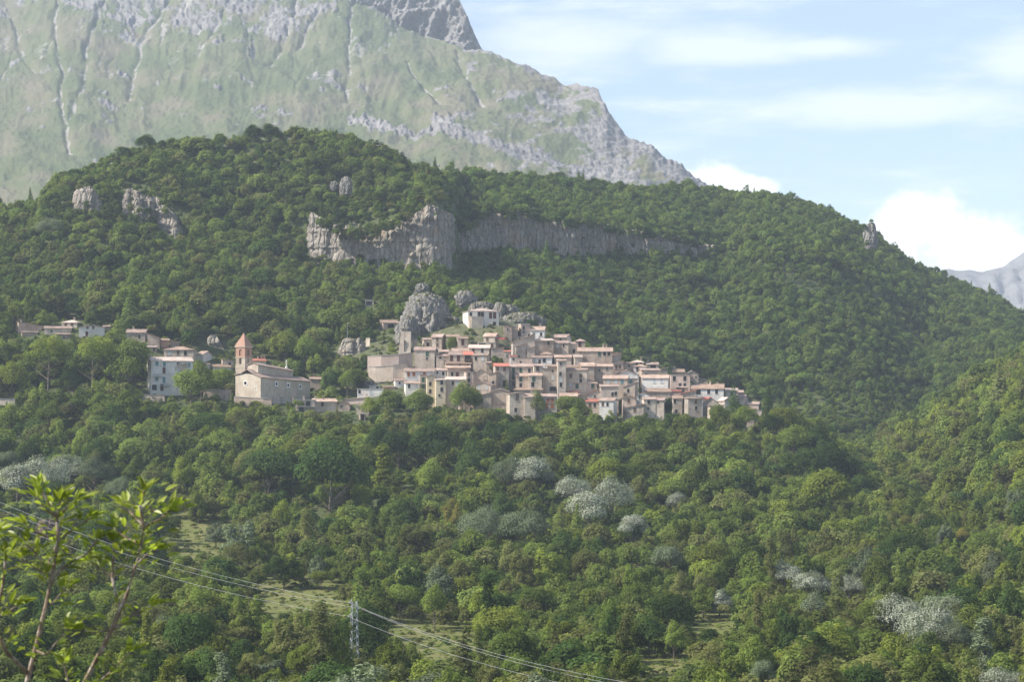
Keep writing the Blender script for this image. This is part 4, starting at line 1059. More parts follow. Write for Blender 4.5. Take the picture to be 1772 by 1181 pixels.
H('B', 106, 190, 722, 745, 'small house with flat bright red roof above a leafy tree', 'mono', 'beige', 'red', None, [(180, 735, 's')], 6, 10)
H('B', 168, 236, 758, 815, 'grey gabled hut half hidden behind a leafy tree', 'gable', 'grey', 'brown', None, [], 7, 18)
H('B', 960, 1045, 690, 715, 'long pale-red low roof under the square pink-brown house', 'mono', 'brown', 'terracotta', None, [], 6, 10)
# ---------- houses left of the church (frames C and D)
H('C', 132, 425, 352, 600, 'tall white four-storey house with teal shutters and pale roof', 'eave', 'white', 'pale', ('L', 32), [(172, 371, 'b'), (224, 374, 'b'), (322, 377, 'W'), (398, 380, 'b'), (172, 413, 'r'), (222, 418, 'r'), (320, 424, 'l'), (396, 424, 'b'), (171, 478, 'b'), (222, 486, 'T'), (320, 478, 'w'), (155, 540, 'B'), (208, 540, 'd')], 9, 28, [134, 262], ext=4, white=True, group='houses near the church')
H('C', 222, 430, 272, 352, 'beige hip-roofed house behind the tall white house', 'hip', 'beige', 'brown', ('R', 26), [(262, 292, 'l'), (322, 292, 'n'), (374, 295, 'W')], 9, 24, group='houses near the church')
H('C', 458, 500, 304, 362, 'little house with new orange roof and brown gable', 'eave', 'white', 'orange', ('R', 64), [(488, 335, 'l')], 9, 22, group='houses near the church', swin=False)
H('C', 108, 190, 188, 258, 'old house with big grey tiled roof, on the upper lane', 'shedL', 'brown', 'mossy', None, [], 9, 30, group='houses near the church')
H('C', 196, 258, 205, 262, 'house with dark red wall among old brown roofs', 'mono', 'brick', 'brown', None, [], 7, 14, group='houses near the church')
H('C', 268, 330, 218, 268, 'low old house with wide mossy roof at the upper lane end', 'shedL', 'brown', 'mossy', None, [], 8, 14, group='houses near the church')
H('C', 92, 170, 254, 285, 'low shed with pale roof under the upper lane', 'mono', 'brown', 'pale', None, [(150, 268, 'n')], 6, 12, group='houses near the church')
H('C', 545, 700, 396, 430, 'white-walled house with mossy tiled roof left of the bell tower', 'mono', 'white', 'mossy', None, [(560, 410, 'w')], 7, 22, group='houses near the church')
H('C', 640, 716, 350, 420, 'grey gable of an old house touching the bell tower', 'shedL', 'stone', 'brown', None, [(690, 375, 'w')], 8, 12, group='houses near the church')
H('C', 500, 545, 376, 420, 'tiny house with mossy red roof behind the roadside trees', 'mono', 'white', 'mossy', None, [], 6, 14, group='houses near the church')
H('C', 840, 950, 352, 380, 'yellowish house with red roof behind the church nave', 'mono', 'cream', 'red', None, [], 7, 18, [900, 925, 945], group='houses near the church')
H('C', 1262, 1340, 482, 560, 'brown stone house behind the apse of the church', 'eave', 'brown', 'brown', None, [], 8, 14, 1, group='houses near the church')
H('E', 66, 272, 345, 430, 'small shed with new orange roof in front of the church', 'shedR', 'brick', 'orange', ('R', 60), [(130, 385, 'd'), (222, 372, 's')], 5, 40, name='shed', cat='shed', group='small outbuildings', swin=False)
H('E', 400, 695, 400, 596, 'grey concrete garage house with terrace and three dark doors', 'flat', 'concrete', 'concrete', None, [(590, 460, 'B'), (590, 550, 'B'), (480, 555, 'B'), (655, 555, 'B')], 7, 0, [525, 355], group='houses below the church')
H('E', 690, 1050, 430, 590, 'stone house with low orange roof and tall chimney below the church', 'mono', 'stone', 'orange', None, [(820, 470, 'w'), (700, 570, 's')], 8, 50, [725, 855], group='houses below the church')
H('E', 1060, 1260, 480, 590, 'grey gabled barn next to the broad pale roof', 'gable', 'brown', 'mossy', None, [(1130, 505, 's')], 8, 70, group='houses below the church')
H('E', 1370, 1572, 500, 640, 'stone house with broad pale pink roof and grey side', 'shedR', 'stone', 'pale', ('R', 40), [(1460, 515, 's')], 9, 44, group='houses below the church')
H('E', 1190, 1500, 390, 470, 'upper part with pale roof behind the broad pale pink roof', 'shedR', 'pink', 'terracotta', ('R', 70), [], 9, 24, [1490], group='houses below the church', swin=False)
H('E', 1420, 1518, 628, 735, 'tiny pink roofless hut in the trees below the church', 'flat', 'pink', 'pale', None, [(1470, 690, 'd')], 4, name='hut', cat='hut', group='small outbuildings')
H('D', 145, 322, 290, 332, 'brown gabled house with bright red-roofed left wing, upper left hamlet', 'shedL', 'brown', 'terracotta', ('L', 36), [(238, 293, 'w')], 9, 34, [185], group='houses of the upper hamlet')
H('D', 170, 290, 335, 362, 'low annex with red roof edge in the upper left hamlet', 'mono', 'brown', 'terracotta', None, [], 6, 10, group='houses of the upper hamlet')
H('D', 342, 545, 305, 348, 'long low house with dull red roof, upper left hamlet', 'eave', 'stone', 'terracotta', None, [(395, 325, 's')], 8, 16, group='houses of the upper hamlet')
H('D', 430, 536, 352, 390, 'small stone shed under the long low house', 'mono', 'brown', 'brown', None, [(490, 372, 's')], 6, 14, group='houses of the upper hamlet')
H('D', 476, 590, 260, 305, 'beige two-storey house with pale hip roof, upper left hamlet', 'hip', 'beige', 'pale', ('R', 44), [(505, 278, 'n'), (552, 278, 'n')], 9, 22, 1, group='houses of the upper hamlet')
H('D', 606, 800, 296, 372, 'white house with low curved roof and dark red windows', 'gable', 'white', 'brown', None, [(670, 296, 'n'), (715, 296, 'n'), (666, 350, 'r'), (788, 300, 's')], 9, 14, white=True, group='houses of the upper hamlet')
H('D', 796, 842, 292, 322, 'small brown roof right of the white hamlet house', 'mono', 'brown', 'terracotta', None, [], 6, 14, group='houses of the upper hamlet')
H('D', 968, 1112, 338, 416, 'grey stone house with pinkish roof and dark eaves gable', 'eave', 'grey', 'terracotta', ('R', 20), [(1068, 368, 'w'), (1100, 382, 'w')], 9, 26, 1, group='houses of the upper hamlet')

# ---------- small houses wedged between the larger ones
RF = random.Random(21)
covered = list(KEEP)
base_things = [o for o in COL.objects if o.get('group') == 'houses of the hill village']
def short(lab):
    for sep_ in (' with ', ',', ' under ', ' below ', ' above ', ' beside ', ' right of ', ' left of ', ' behind ', ' next ', ' among ', ' at ', ' in ', ' over ', ' touching ', ' near ', ' half ', ' of '):
        lab = lab.split(sep_)[0]
    return ' '.join(lab.split()[:6])
names_used = {}; bpx_ = {}
for o_ in base_things:
    names_used.setdefault(short(o_['label']), []).append(o_); bpx_[o_.name] = to_px(o_.location.x, o_.location.y, o_.location.z)
uniq_ = [o_ for o_ in base_things if len(names_used[short(o_['label'])]) == 1]
low_ = lambda x: np.interp(x, [700, 760, 870, 1000, 1150, 1290], [690, 702, 716, 716, 706, 706])
top_ = lambda x: np.interp(x, [700, 760, 880, 950, 1060, 1160, 1250, 1290], [606, 606, 600, 604, 622, 655, 682, 700])
nfill = 0; seen_l = set()
for tr_ in range(2500):
    if nfill >= 34: break
    xm = RF.uniform(752, 1285); w_ = RF.uniform(20, 34); h_ = RF.uniform(15, 27); yb = RF.uniform(top_(xm) + 8, low_(xm))
    n_in = 0; n_all = 0
    for a_ in range(5):
        for b_ in range(4):
            x_ = xm - w_ / 2 + w_ * (a_ + .5) / 5; y_ = yb - (h_ + 4) * (b_ + .5) / 4; n_all += 1
            if any(k[0] - 1 < x_ < k[2] + 1 and k[1] - 3 < y_ < k[3] + 4 for k in covered): n_in += 1
    if n_in > 8: continue
    near = min(uniq_, key=lambda o_: (bpx_[o_.name][0] - xm) ** 2 + 2 * (bpx_[o_.name][1] - yb + 6) ** 2)
    wl2 = RF.choice(['stone', 'stone', 'beige', 'grey', 'brown', 'pink']); tl2 = RF.choice(['terracotta', 'terracotta', 'brown', 'pale', 'orange']); rk2 = RF.choice(['eave', 'eave', 'mono', 'gable', 'shedR', 'shedL'])
    wn_ = {'stone': 'stone', 'beige': 'beige', 'grey': 'grey', 'brown': 'brownish', 'pink': 'pinkish'}[wl2]
    rn_ = {'eave': 'ridged roof', 'mono': 'lean-to roof', 'gable': 'gable front', 'shedR': 'roof sloping left', 'shedL': 'roof sloping right'}[rk2]
    npx = bpx_[near.name]
    rel = 'below' if yb > npx[1] + 5 else ('left of' if xm < npx[0] else 'right of')
    lab = f"small {wn_} house with {rn_}, wedged {rel} the {short(near['label'])}"
    if lab in seen_l or len(lab.replace('-', ' ').split()) > 14: continue
    seen_l.add(lab); nfill += 1
    H('P', xm - w_ / 2, xm + w_ / 2, yb - h_, yb, lab, rk2, wl2, tl2, None, None, RF.uniform(6, 8), None, RF.choice([0, 0, 1]))
    covered.append((xm - w_ / 2, yb - h_, xm + w_ / 2, yb, 0))
print('fillers', nfill)

# ---------- the palace under the rocks
pal = H('A', 862, 1104, 268, 386, 'large pale palace with many windows under the hilltop rocks', 'hip', 'white', 'pale', ('L', 44), [(885, 292, 'w'), (950, 290, 'W'), (976, 292, 'W'), (1000, 292, 'n'), (1040, 300, 'r'), (1072, 300, 'r'), (955, 330, 's'), (1042, 336, 'w'), (1072, 336, 'w'), (880, 335, 'W'), (1070, 375, 'd')], 12, 26, [920, 1005], name='palace', cat='palace', group=None)
pw, ph_ = pal['w'], pal['h']
m = MB(); m.box(-pw * .42, -pw * .08, -8.2, -6.02, -4, ph_ * .60); m.box(-pw * .44, -pw * .06, -8.4, -6.02, ph_ * .60, ph_ * .60 + .25)
obj('terrace', m.mesh('terrace'), WALL['concrete'], pal)
m = MB()
m.poly([(-pw * .5, -6.02, ph_ * .62), (-pw * .44, -6.02, ph_ * .62), (-pw * .44, -9.0, -4), (-pw * .5, -9.0, -4)]); m.poly([(-pw * .44, -6.02, ph_ * .62), (-pw * .44, -6.02, -4), (-pw * .44, -9.0, -4)]); m.poly([(-pw * .5, -6.02, ph_ * .62), (-pw * .5, -9.0, -4), (-pw * .5, -6.02, -4)])
obj('buttress', m.mesh('buttress'), WALL['beige'], pal)
m = MB().box(-pw * .06 - .15, -pw * .06 + .15, -8.3, -8.0, -4, ph_ * .60).box(pw * .04, pw * .04 + .3, -8.3, -8.0, -4, ph_ * .5)
obj('terrace_post', m.mesh('terrace_post'), CONC, pal)

# ---------- small added parts
def find(txt):
    return next(o for o in COL.objects if txt in (o.get('label') or ''))
def part_box(host, name, mat, *b):
    return obj(name, MB().box(*b).mesh(name), mat, host)
aw = find('red lean-to awning')
m = MB().slab([(aw['w'] / 2 + .35, -3.4, aw['h'] - .6), (aw['w'] / 2 + 3.2, -3.4, aw['h'] - 1.1), (aw['w'] / 2 + 3.2, 2.5, aw['h'] - .6), (aw['w'] / 2 + .35, 2.5, aw['h'] - .1)], .1)
obj('awning', m.mesh('awning'), AWN, aw)
wb = find('two balconies and orange roof')
for bx in (-.12 * wb['w'] + .7, .26 * wb['w']):
    b_ = obj('balcony', MB().box(-1.3, 1.3, -5.0, -4.05, wb['h'] - 4.2, wb['h'] - 4.05).mesh('balcony'), CONC, wb, (bx, 0, 0))
    m = MB().box(-1.3, 1.3, -5.0, -4.96, wb['h'] - 3.2, wb['h'] - 3.14)
    for i in range(10):
        x_ = -1.28 + i * .284; m.box(x_ - .02, x_ + .02, -5.0, -4.96, wb['h'] - 4.05, wb['h'] - 3.2)
    obj('railing', m.mesh('railing'), IRON, b_)
wh = find('four-storey house with teal')
for (u, zf) in ((-.36, .62), (-.18, .36)):
    b_ = obj('balcony', MB().box(-1.6, 1.6, -5.5, -4.55, wh['h'] * zf - 1.0, wh['h'] * zf - .85).mesh('balcony'), CONC, wh, (u * wh['w'], 0, 0))
    m = MB().box(-1.6, 1.6, -5.5, -5.46, wh['h'] * zf, wh['h'] * zf + .05)
    for i in range(13):
        x_ = -1.58 + i * .263; m.box(x_ - .02, x_ + .02, -5.5, -5.46, wh['h'] * zf - .85, wh['h'] * zf)
    obj('railing', m.mesh('railing'), IRON, b_)
# the bare patch where plaster fell from the white house
rnd = random.Random(5); m = MB()
hw = wh['w'] / 2; cxp, czp = (350 - 278.5) / 293 * wh['w'], wh['h'] * .82
pts = []
for i in range(26):
    a_ = 2 * math.pi * i / 26; r_ = 1 + rnd.uniform(-.25, .2)
    pts.append((cxp + 2.7 * r_ * math.cos(a_), -4.5 - .012, czp + (1.45 * r_ if math.sin(a_) > 0 else 2.4 * r_) * math.sin(a_) * (.75 if math.cos(a_) > .3 and math.sin(a_) < 0 else 1)))
m.poly([(p[0], p[1], min(p[2], wh['h'] - .05)) for p in pts])
obj('bare_patch', m.mesh('bare_patch'), WALL['brown'], wh)
gh = find('three dark doors')
b_ = obj('balcony', MB().box(-gh['w'] * .5 - .3, gh['w'] * .5 + .3, -5.2, -3.55, gh['h'] * .44, gh['h'] * .44 + .2).mesh('balcony'), CONC, gh)
m = MB()
for i in range(18):
    x_ = -gh['w'] * .5 + gh['w'] * i / 17; m.box(x_ - .03, x_ + .03, -5.15, -5.1, gh['h'] * .44 + .2, gh['h'] * .44 + 1.1)
m.box(-gh['w'] * .5, gh['w'] * .5, -5.16, -5.09, gh['h'] * .44 + 1.1, gh['h'] * .44 + 1.16)
obj('railing', m.mesh('railing'), IRON, b_)
bl = find('stacked balconies and dark top bay')
for q in range(3):
    obj('balcony', MB().box(-bl['w'] * .5, bl['w'] * .5, -4.6, -3.52, bl['h'] - 3.2 - q * 3.1, bl['h'] - 3.05 - q * 3.1).mesh('balcony'), CONC, bl)
tb = find('dark timber balcony')
b_ = obj('balcony', MB().box(-tb['w'] * .45, tb['w'] * .45, -4.7, -3.52, tb['h'] - 2.4, tb['h'] - 2.25).mesh('balcony'), WOOD, tb)
m = MB()
for i in range(16):
    x_ = -tb['w'] * .44 + tb['w'] * .88 * i / 15; m.box(x_ - .09, x_ + .09, -4.7, -4.64, tb['h'] - 2.25, tb['h'] - 1.3)
obj('railing', m.mesh('railing'), WOOD, b_)

# ================================================================ church with bell tower
ca = math.radians(50) - math.atan((460 - CX) / FPX); d0 = 786.0; s0 = FPX / d0
corner = at(451, 690, d0)
ch = thing('church', 'large pale stone church with clerestory and round windows', 'church', corner, ca)
LW, FW = 87 / s0 / math.cos(math.radians(50)), 43 / s0 / math.sin(math.radians(50)) * 1.02     # long wall, facade
h0, h1 = 36.5 / s0, 30.5 / s0
def cw(x):
    return h0 + (h1 - h0) * x / LW
holes = [((88 + dx) / 87 * 0 + f * LW, z, 1.5, 1.5) for f, z, dx in ()]
m = MB()
# long wall (plane y=0), bays split by shallow pilasters
m.poly([(0, 0, -4), (LW, 0, -4), (LW, 0, h1), (0, 0, h0)])
m.poly([(LW, 0, -4), (LW, FW, -4), (LW, FW, h1), (LW, 0, h1)]); m.poly([(LW, FW, -4), (0, FW, -4), (0, FW, h0), (LW, FW, h1)])
ap = h0 + 1.1
m.poly([(0, FW, -4), (0, 0, -4), (0, 0, h0), (0, FW * .36, ap), (0, FW * .62, ap + .2), (0, FW, h0 + .9)])
obj('wall', m.mesh('wall'), WALL['concrete'], ch)
for f in (.265, .5, .735):
    obj('pilaster', MB().box(f * LW - .18, f * LW + .18, -.10, .05, -4, cw(f * LW) - .1).mesh('pilaster'), WALL['grey'], ch)
obj('plinth', MB().box(-.12, LW + .1, -.12, .1, -4, .7).mesh('plinth'), WALL['grey'], ch)
# aisle roof along the long wall, front bay roof, nave roof
cl0, cl1 = FW * .30, FW * .72; nx0 = LW * .10
t_ = .22
m = MB().slab([(-.4, -.5, h0 - .12 + t_), (LW + .4, -.5, h1 - .12 + t_), (LW + .4, cl0, h1 + 1.35 + t_), (-.4, cl0, h0 + 1.35 + t_)], t_)
obj('roof', m.mesh('aisle_roof'), TILE['terracotta'], ch)
m = MB().slab([(LW + .4, FW + .5, h1 + t_), (-.4, FW + .5, h0 + .95 + t_), (-.4, cl1, ap + .35 + t_), (LW + .4, cl1, h1 + 1.6 + t_)], t_)
obj('roof', m.mesh('aisle_roof'), TILE['terracotta'], ch)
m = MB().slab([(-.5, cl0 - .01, h0 + 1.38 + t_), (nx0 + .2, cl0 - .01, h0 + 1.38 + t_), (nx0 + .2, (cl0 + cl1) / 2, h0 + 2.7 + t_), (-.5, (cl0 + cl1) / 2, h0 + 2.7 + t_)], t_)
m.slab([(nx0 + .2, cl1 + .01, h0 + 1.6 + t_), (-.5, cl1 + .01, h0 + 1.6 + t_), (-.5, (cl0 + cl1) / 2, h0 + 2.7 + t_), (nx0 + .2, (cl0 + cl1) / 2, h0 + 2.7 + t_)], t_)
obj('roof', m.mesh('front_roof'), TILE['terracotta'], ch)
nh0, nh1 = h0 + 4.4, h1 + 3.6; nx1 = LW * .80
m = MB()
m.poly([(nx0, cl0, h1), (nx1, cl0, h1), (nx1, cl0, nh1), (nx0, cl0, nh0)]); m.poly([(nx1, cl0, h1), (nx1, cl1, h1), (nx1, cl1, nh1), (nx1, (cl0 + cl1) / 2, nh1 + .8), (nx1, cl0, nh1)])
m.poly([(nx0, cl1, h1), (nx0, cl0, h1), (nx0, cl0, nh0), (nx0, (cl0 + cl1) / 2, nh0 + .8), (nx0, cl1, nh0)]); m.poly([(nx1, cl1, h1), (nx0, cl1, h1), (nx0, cl1, nh0), (nx1, cl1, nh1)])
obj('clerestory', m.mesh('clerestory'), WALL['concrete'], ch)
m = MB(); mid = (cl0 + cl1) / 2
m.slab([(nx0 - .4, cl0 - .4, nh0 - .1 + t_), (nx1 + .4, cl0 - .4, nh1 - .1 + t_), (nx1 + .4, mid, nh1 + .85 + t_), (nx0 - .4, mid, nh0 + .85 + t_)], t_)
m.slab([(nx1 + .4, cl1 + .4, nh1 - .1 + t_), (nx0 - .4, cl1 + .4, nh0 - .1 + t_), (nx0 - .4, mid, nh0 + .85 + t_), (nx1 + .4, mid, nh1 + .85 + t_)], t_)
obj('roof', m.mesh('nave_roof'), TILE['terracotta'], ch)
for f in (.30, .55, .80):
    for dx in (-.6, .6):
        w_o = obj('window', win_mesh(.5, 2.1), WALL['grey'], ch, (nx0 + f * (nx1 - nx0) + dx, cl0 - .01, (nh0 * (1 - f) + nh1 * f) - 1.7)); obj('pane', pane_mesh(.5, 2.1), GLASS, w_o)
def round_window(x, y, z, r, rz, square=True):
    m = MB(); n = 16
    if square:
        S = r * 1.75
        for i in range(n):
            a, b = 2 * math.pi * i / n + math.pi / 4, 2 * math.pi * (i + 1) / n + math.pi / 4
            q = lambda g: (S * max(-1, min(1, math.cos(g) * 1.414)), S * max(-1, min(1, math.sin(g) * 1.414)))
            (ax, az_), (bx, bz_) = q(a), q(b)
            m.poly([(r * math.cos(a), -.05, r * math.sin(a)), (ax, -.05, az_), (bx, -.05, bz_), (r * math.cos(b), -.05, r * math.sin(b))][::-1])
    else:
        for i in range(n):
            a, b = 2 * math.pi * i / n, 2 * math.pi * (i + 1) / n
            m.poly([(r * math.cos(a), -.05, r * math.sin(a)), (1.5 * r * math.cos(a), -.05, 1.5 * r * math.sin(a)), (1.5 * r * math.cos(b), -.05, 1.5 * r * math.sin(b)), (r * math.cos(b), -.05, r * math.sin(b))][::-1])
    w_o = obj('window', m.mesh('round_window'), FRAMEW, ch, (x, y, z), rz)
    m = MB().poly([(r * math.cos(2 * math.pi * i / n), -.03, r * math.sin(2 * math.pi * i / n)) for i in range(n)])
    obj('pane', m.mesh('round_pane'), GLASS, w_o)
for f, z in ((.315, h0 * .70), (.55, h0 * .64), (.795, h0 * .58)):
    round_window(f * LW, -.03, z, .52, 0)
o = obj('window', win_mesh(.4, .6), WALL['grey'], ch, (.125 * LW, -.01, h0 * .68)); obj('pane', pane_mesh(.4, .6), GLASS, o)
round_window(-.03, FW * .60, h0 * .73, .62, -math.pi / 2, False)
o = obj('window', win_mesh(.75, 1.7), FRAMEW, ch, (-.02, FW * .19, h0 * .45), -math.pi / 2); obj('pane', pane_mesh(.75, 1.7), GLASS, o)
m = MB().box(LW * .9, LW * .9 + .16, 0, .16, nh1 - 1.5, nh1 + 1.8)
cr_x, cr_z = nx1 - .6, nh1 + .85
m = MB().box(cr_x - .4, cr_x + .4, mid - .3, mid + .3, cr_z, cr_z + 1.0).box(cr_x - .13, cr_x + .13, mid - .1, mid + .1, cr_z + 1.0, cr_z + 3.2).box(cr_x - .6, cr_x + .6, mid - .09, mid + .09, cr_z + 2.3, cr_z + 2.56)
obj('cross', m.mesh('cross'), WALL['white'], ch)
KEEP.append((404, 572, 540, 690, d0 + 2)); FOOT.append((corner.x + 2, corner.y + 14, 17))
# bell tower
td = 800.0; tb_ = at(420.5, 640, td); st_ = FPX / td
tw = 4.05
tz = lambda y: (640 - y) / st_
bt = thing('bell_tower', 'brick bell tower with pointed red pyramid roof beside the church', 'bell tower', tb_ + Vector((0, 2.4, 0)), math.radians(59))
hB, hM, hE, hT = 0, tz(619), tz(601.0), tz(575.5)
a = tw / 2
def stage(z0, z1, hz, hh, wd, wallm, name):
    m = MB(); n = 8; o_ = []
    for r in range(4):
        c, s = math.cos(r * math.pi / 2), math.sin(r * math.pi / 2)
        T_ = lambda x, y, z: (x * c - y * s, x * s + y * c, z)
        b0, b1 = hz - hh / 2, hz + hh / 2
        m.poly([T_(-a, -a, z0), T_(a, -a, z0), T_(a, -a, b0), T_(-a, -a, b0)])
        m.poly([T_(-a, -a, b0), T_(-wd / 2, -a, b0), T_(-wd / 2, -a, b1), T_(-a, -a, b1)]); m.poly([T_(wd / 2, -a, b0), T_(a, -a, b0), T_(a, -a, b1), T_(wd / 2, -a, b1)])
        arc = [(wd / 2 * math.cos(math.pi * i / n), b1 + wd / 2 * math.sin(math.pi * i / n)) for i in range(n + 1)]
        for i in range(n):
            (x0_, z0_), (x1_, z1_) = arc[i], arc[i + 1]
            m.poly([T_(x1_, -a, z1_), T_(x0_, -a, z0_), T_(x0_, -a, z1), T_(x1_, -a, z1)])
            m.poly([T_(x0_, -a, z0_), T_(x1_, -a, z1_), T_(x1_, -a + .6, z1_), T_(x0_, -a + .6, z0_)])
        m.poly([T_(-a, -a, b1), T_(-wd / 2, -a, b1), T_(-wd / 2, -a, z1), T_(-a, -a, z1)]); m.poly([T_(wd / 2, -a, b1), T_(a, -a, b1), T_(a, -a, z1), T_(wd / 2, -a, z1)])
        m.poly([T_(-wd / 2, -a, b0), T_(-wd / 2, -a + .6, b0), T_(-wd / 2, -a + .6, b1), T_(-wd / 2, -a, b1)]); m.poly([T_(wd / 2, -a + .6, b0), T_(wd / 2, -a, b0), T_(wd / 2, -a, b1), T_(wd / 2, -a + .6, b1)])
    return obj(name, m.mesh(name), wallm, bt)
m = MB().box(-a - .08, a + .08, -a - .08, a + .08, -9, hB + 1.0); obj('base', m.mesh('base'), WALL['stone'], bt)
stage(hB + 1.0, hM - .15, (hM + 1) * .52, 1.6, 1.0, WALL['stone'], 'lower_stage')
stage(hM + .15, hE, (hM + hE) / 2 - .3, 1.7, 1.1, WALL['brick'], 'belfry')
for zz, q in ((hM - .15, .12), (hE, .28), (hB + .9, .12)):
    obj('cornice', MB().box(-a - q, a + q, -a - q, a + q, zz, zz + .3).mesh('cornice'), WALL['stone'], bt)
obj('core', MB().box(-a + .62, a - .62, -a + .62, a - .62, hB + 1, hM - .2).mesh('core'), WALL['brown'], bt)
m = MB(); e = a + .3
for r in range(4):
    c, s = math.cos(r * math.pi / 2), math.sin(r * math.pi / 2); T_ = lambda x, y, z: (x * c - y * s, x * s + y * c, z)
    m.poly([T_(-e, -e, hE + .3), T_(e, -e, hE + .3), T_(0, 0, hT)])
obj('roof', m.mesh('spire'), WALL['brick'], bt)
obj('finial', MB().tube([(0, 0, hT - .3), (0, 0, hT + .9)], .09).mesh('finial'), IRON, bt)
for z_, r_ in ((hE - 1.9, .55), (hE - 2.6, .4)):
    prof = [(.02, .9), (.5, .8), (.6, .45), (.75, .1), (1.0, 0)]; m = MB(); n = 12
    for i in range(len(prof) - 1):
        for k_ in range(n):
            A_, B_ = 2 * math.pi * k_ / n, 2 * math.pi * (k_ + 1) / n
            (r0, z0), (r1, z1) = prof[i], prof[i + 1]
            m.poly([(r0 * r_ * math.cos(A_), r0 * r_ * math.sin(A_), z_ + z0 * r_ * 1.6), (r1 * r_ * math.cos(A_), r1 * r_ * math.sin(A_), z_ + z1 * r_ * 1.6), (r1 * r_ * math.cos(B_), r1 * r_ * math.sin(B_), z_ + z1 * r_ * 1.6), (r0 * r_ * math.cos(B_), r0 * r_ * math.sin(B_), z_ + z0 * r_ * 1.6)])
    obj('bell', m.mesh('bell'), BRONZE, bt)

# ================================================================ walls and buttress
def retaining(label, pts, thick=1.2, wallm='beige', name='retaining_wall', under=2.5, cap=True):
    """stone wall along pts = (x, y top, y foot, distance)"""
    m = MB(); mc = MB()
    P = [(at(x, yt, d), at(x, yb, d)) for x, yt, yb, d in pts]
    org = P[0][1].copy()
    for (t0, b0), (t1, b1) in zip(P[:-1], P[1:]):
        n = max(1, int((t1 - t0).length / 2.0))
        back = Vector((0, thick, 0))
        for i in range(n):
            u, v = i / n, (i + 1) / n
            T0, T1, B0, B1 = t0.lerp(t1, u) - org, t0.lerp(t1, v) - org, b0.lerp(b1, u) - org, b0.lerp(b1, v) - org
            B0.z -= under; B1.z -= under
            lean = Vector((0, -.35, 0))
            m.poly([B0 + lean, B1 + lean, T1, T0]); m.poly([T0, T1, T1 + back, T0 + back]); m.poly([T1 + back, B1 + back, B0 + back, T0 + back][::-1])
            j = random.uniform(-.04, .04)
            mc.slab([T0 + Vector((0, -.18, .16 + j)), T1 + Vector((0, -.18, .16 + j)), T1 + Vector((0, thick + .1, .16 + j)), T0 + Vector((0, thick + .1, .16 + j))], .16)
    t0, b0 = P[0][0] - org, P[0][1] - org - Vector((0, 0, under)); m.poly([b0, t0, t0 + back, b0 + back])
    t1, b1 = P[-1][0] - org, P[-1][1] - org - Vector((0, 0, under)); m.poly([b1, b1 + back, t1 + back, t1])
    R = thing(name, label, 'wall', org)
    obj('masonry', m.mesh('masonry'), WALL[wallm], R)
    if cap:
        obj('coping', mc.mesh('coping'), CONC, R)
    xs = [p[0] for p in pts]
    for a_, b_ in zip(pts[:-1], pts[1:]):
        KEEP.append((a_[0], min(a_[1], b_[1]), b_[0], max(a_[2], b_[2]) - 2, a_[3] + 3))
    return R
retaining('upper tier of the tall pale retaining wall left of the village', [(636, 617, 634, 824), (660, 616, 634, 822), (690, 614, 632, 822), (714, 611, 627, 826)], wallm='pink')
retaining('lower tier of the tall pale retaining wall, with slanting foot', [(637.5, 635.5, 640, 820), (650, 635.5, 650, 819), (680, 633, 649, 818), (702, 630, 642, 819)], wallm='beige')
retaining('low stone parapet wall under the church facade', [(405, 687, 692, 781), (432, 689, 694, 780), (455, 690, 695, 779), (470, 691, 696, 779)], .5, 'brown', under=2)
retaining('long roadside wall behind the round tree by the church', [(352, 676, 684, 790), (380, 676, 684, 790), (400, 676, 684, 790)], .5, 'brown', under=2)
retaining('pale stone garden wall above the houses, left of the buttress', [(633, 586, 594, 858), (640, 585, 592, 857)], .6, 'beige', under=1.5)
retaining('roadside parapet at the far left edge', [(-12, 690, 694, 778), (26, 691, 695, 779)], .5, 'stone', under=1.5)
retaining('long retaining wall of the lane behind the big trees', [(246, 684, 689, 784), (285, 684, 688, 784)], .5, 'stone', under=1.5)
# tapered masonry buttress under the crag
bd = 846.0; sb = FPX / bd
b0 = at(700, 613, bd); bu = thing('buttress', 'tall tapering stone buttress propping up the big crag', 'buttress', b0)
hb = (613 - 574) / sb; w0, w1 = 21.5 / sb / 2, 16.5 / sb / 2
m = MB(); off = 2.2 / sb
c0 = [(-w0, 0), (w0, 0), (w0, 5), (-w0, 5)]; c1 = [(-w1 + off, .9), (w1 + off, .9), (w1 + off, 5), (-w1 + off, 5)]
for i in range(4):
    j = (i + 1) % 4
    m.poly([(c0[i][0], c0[i][1], 0), (c0[j][0], c0[j][1], 0), (c1[j][0], c1[j][1], hb), (c1[i][0], c1[i][1], hb)])
    m.poly([(c0[i][0], c0[i][1], -4), (c0[j][0], c0[j][1], -4), (c0[j][0], c0[j][1], 0), (c0[i][0], c0[i][1], 0)])
m.poly([(c[0], c[1], hb) for c in c1])
obj('masonry', m.mesh('masonry'), WALL['stone'], bu)
obj('slit', MB().box(-.12, .12, -.05, .6, hb * .12, hb * .62).mesh('slit'), GLASS, bu)
KEEP.append((690, 574, 726, 612, bd + 2)); KEEP.append((690, 508, 775, 580, 866)); KEEP.append((862, 530, 940, 572, 888))
retaining('dark rubble wall right beside the buttress', [(713, 588, 612, 850), (722, 586, 612, 851)], 1, 'grey', cap=False)

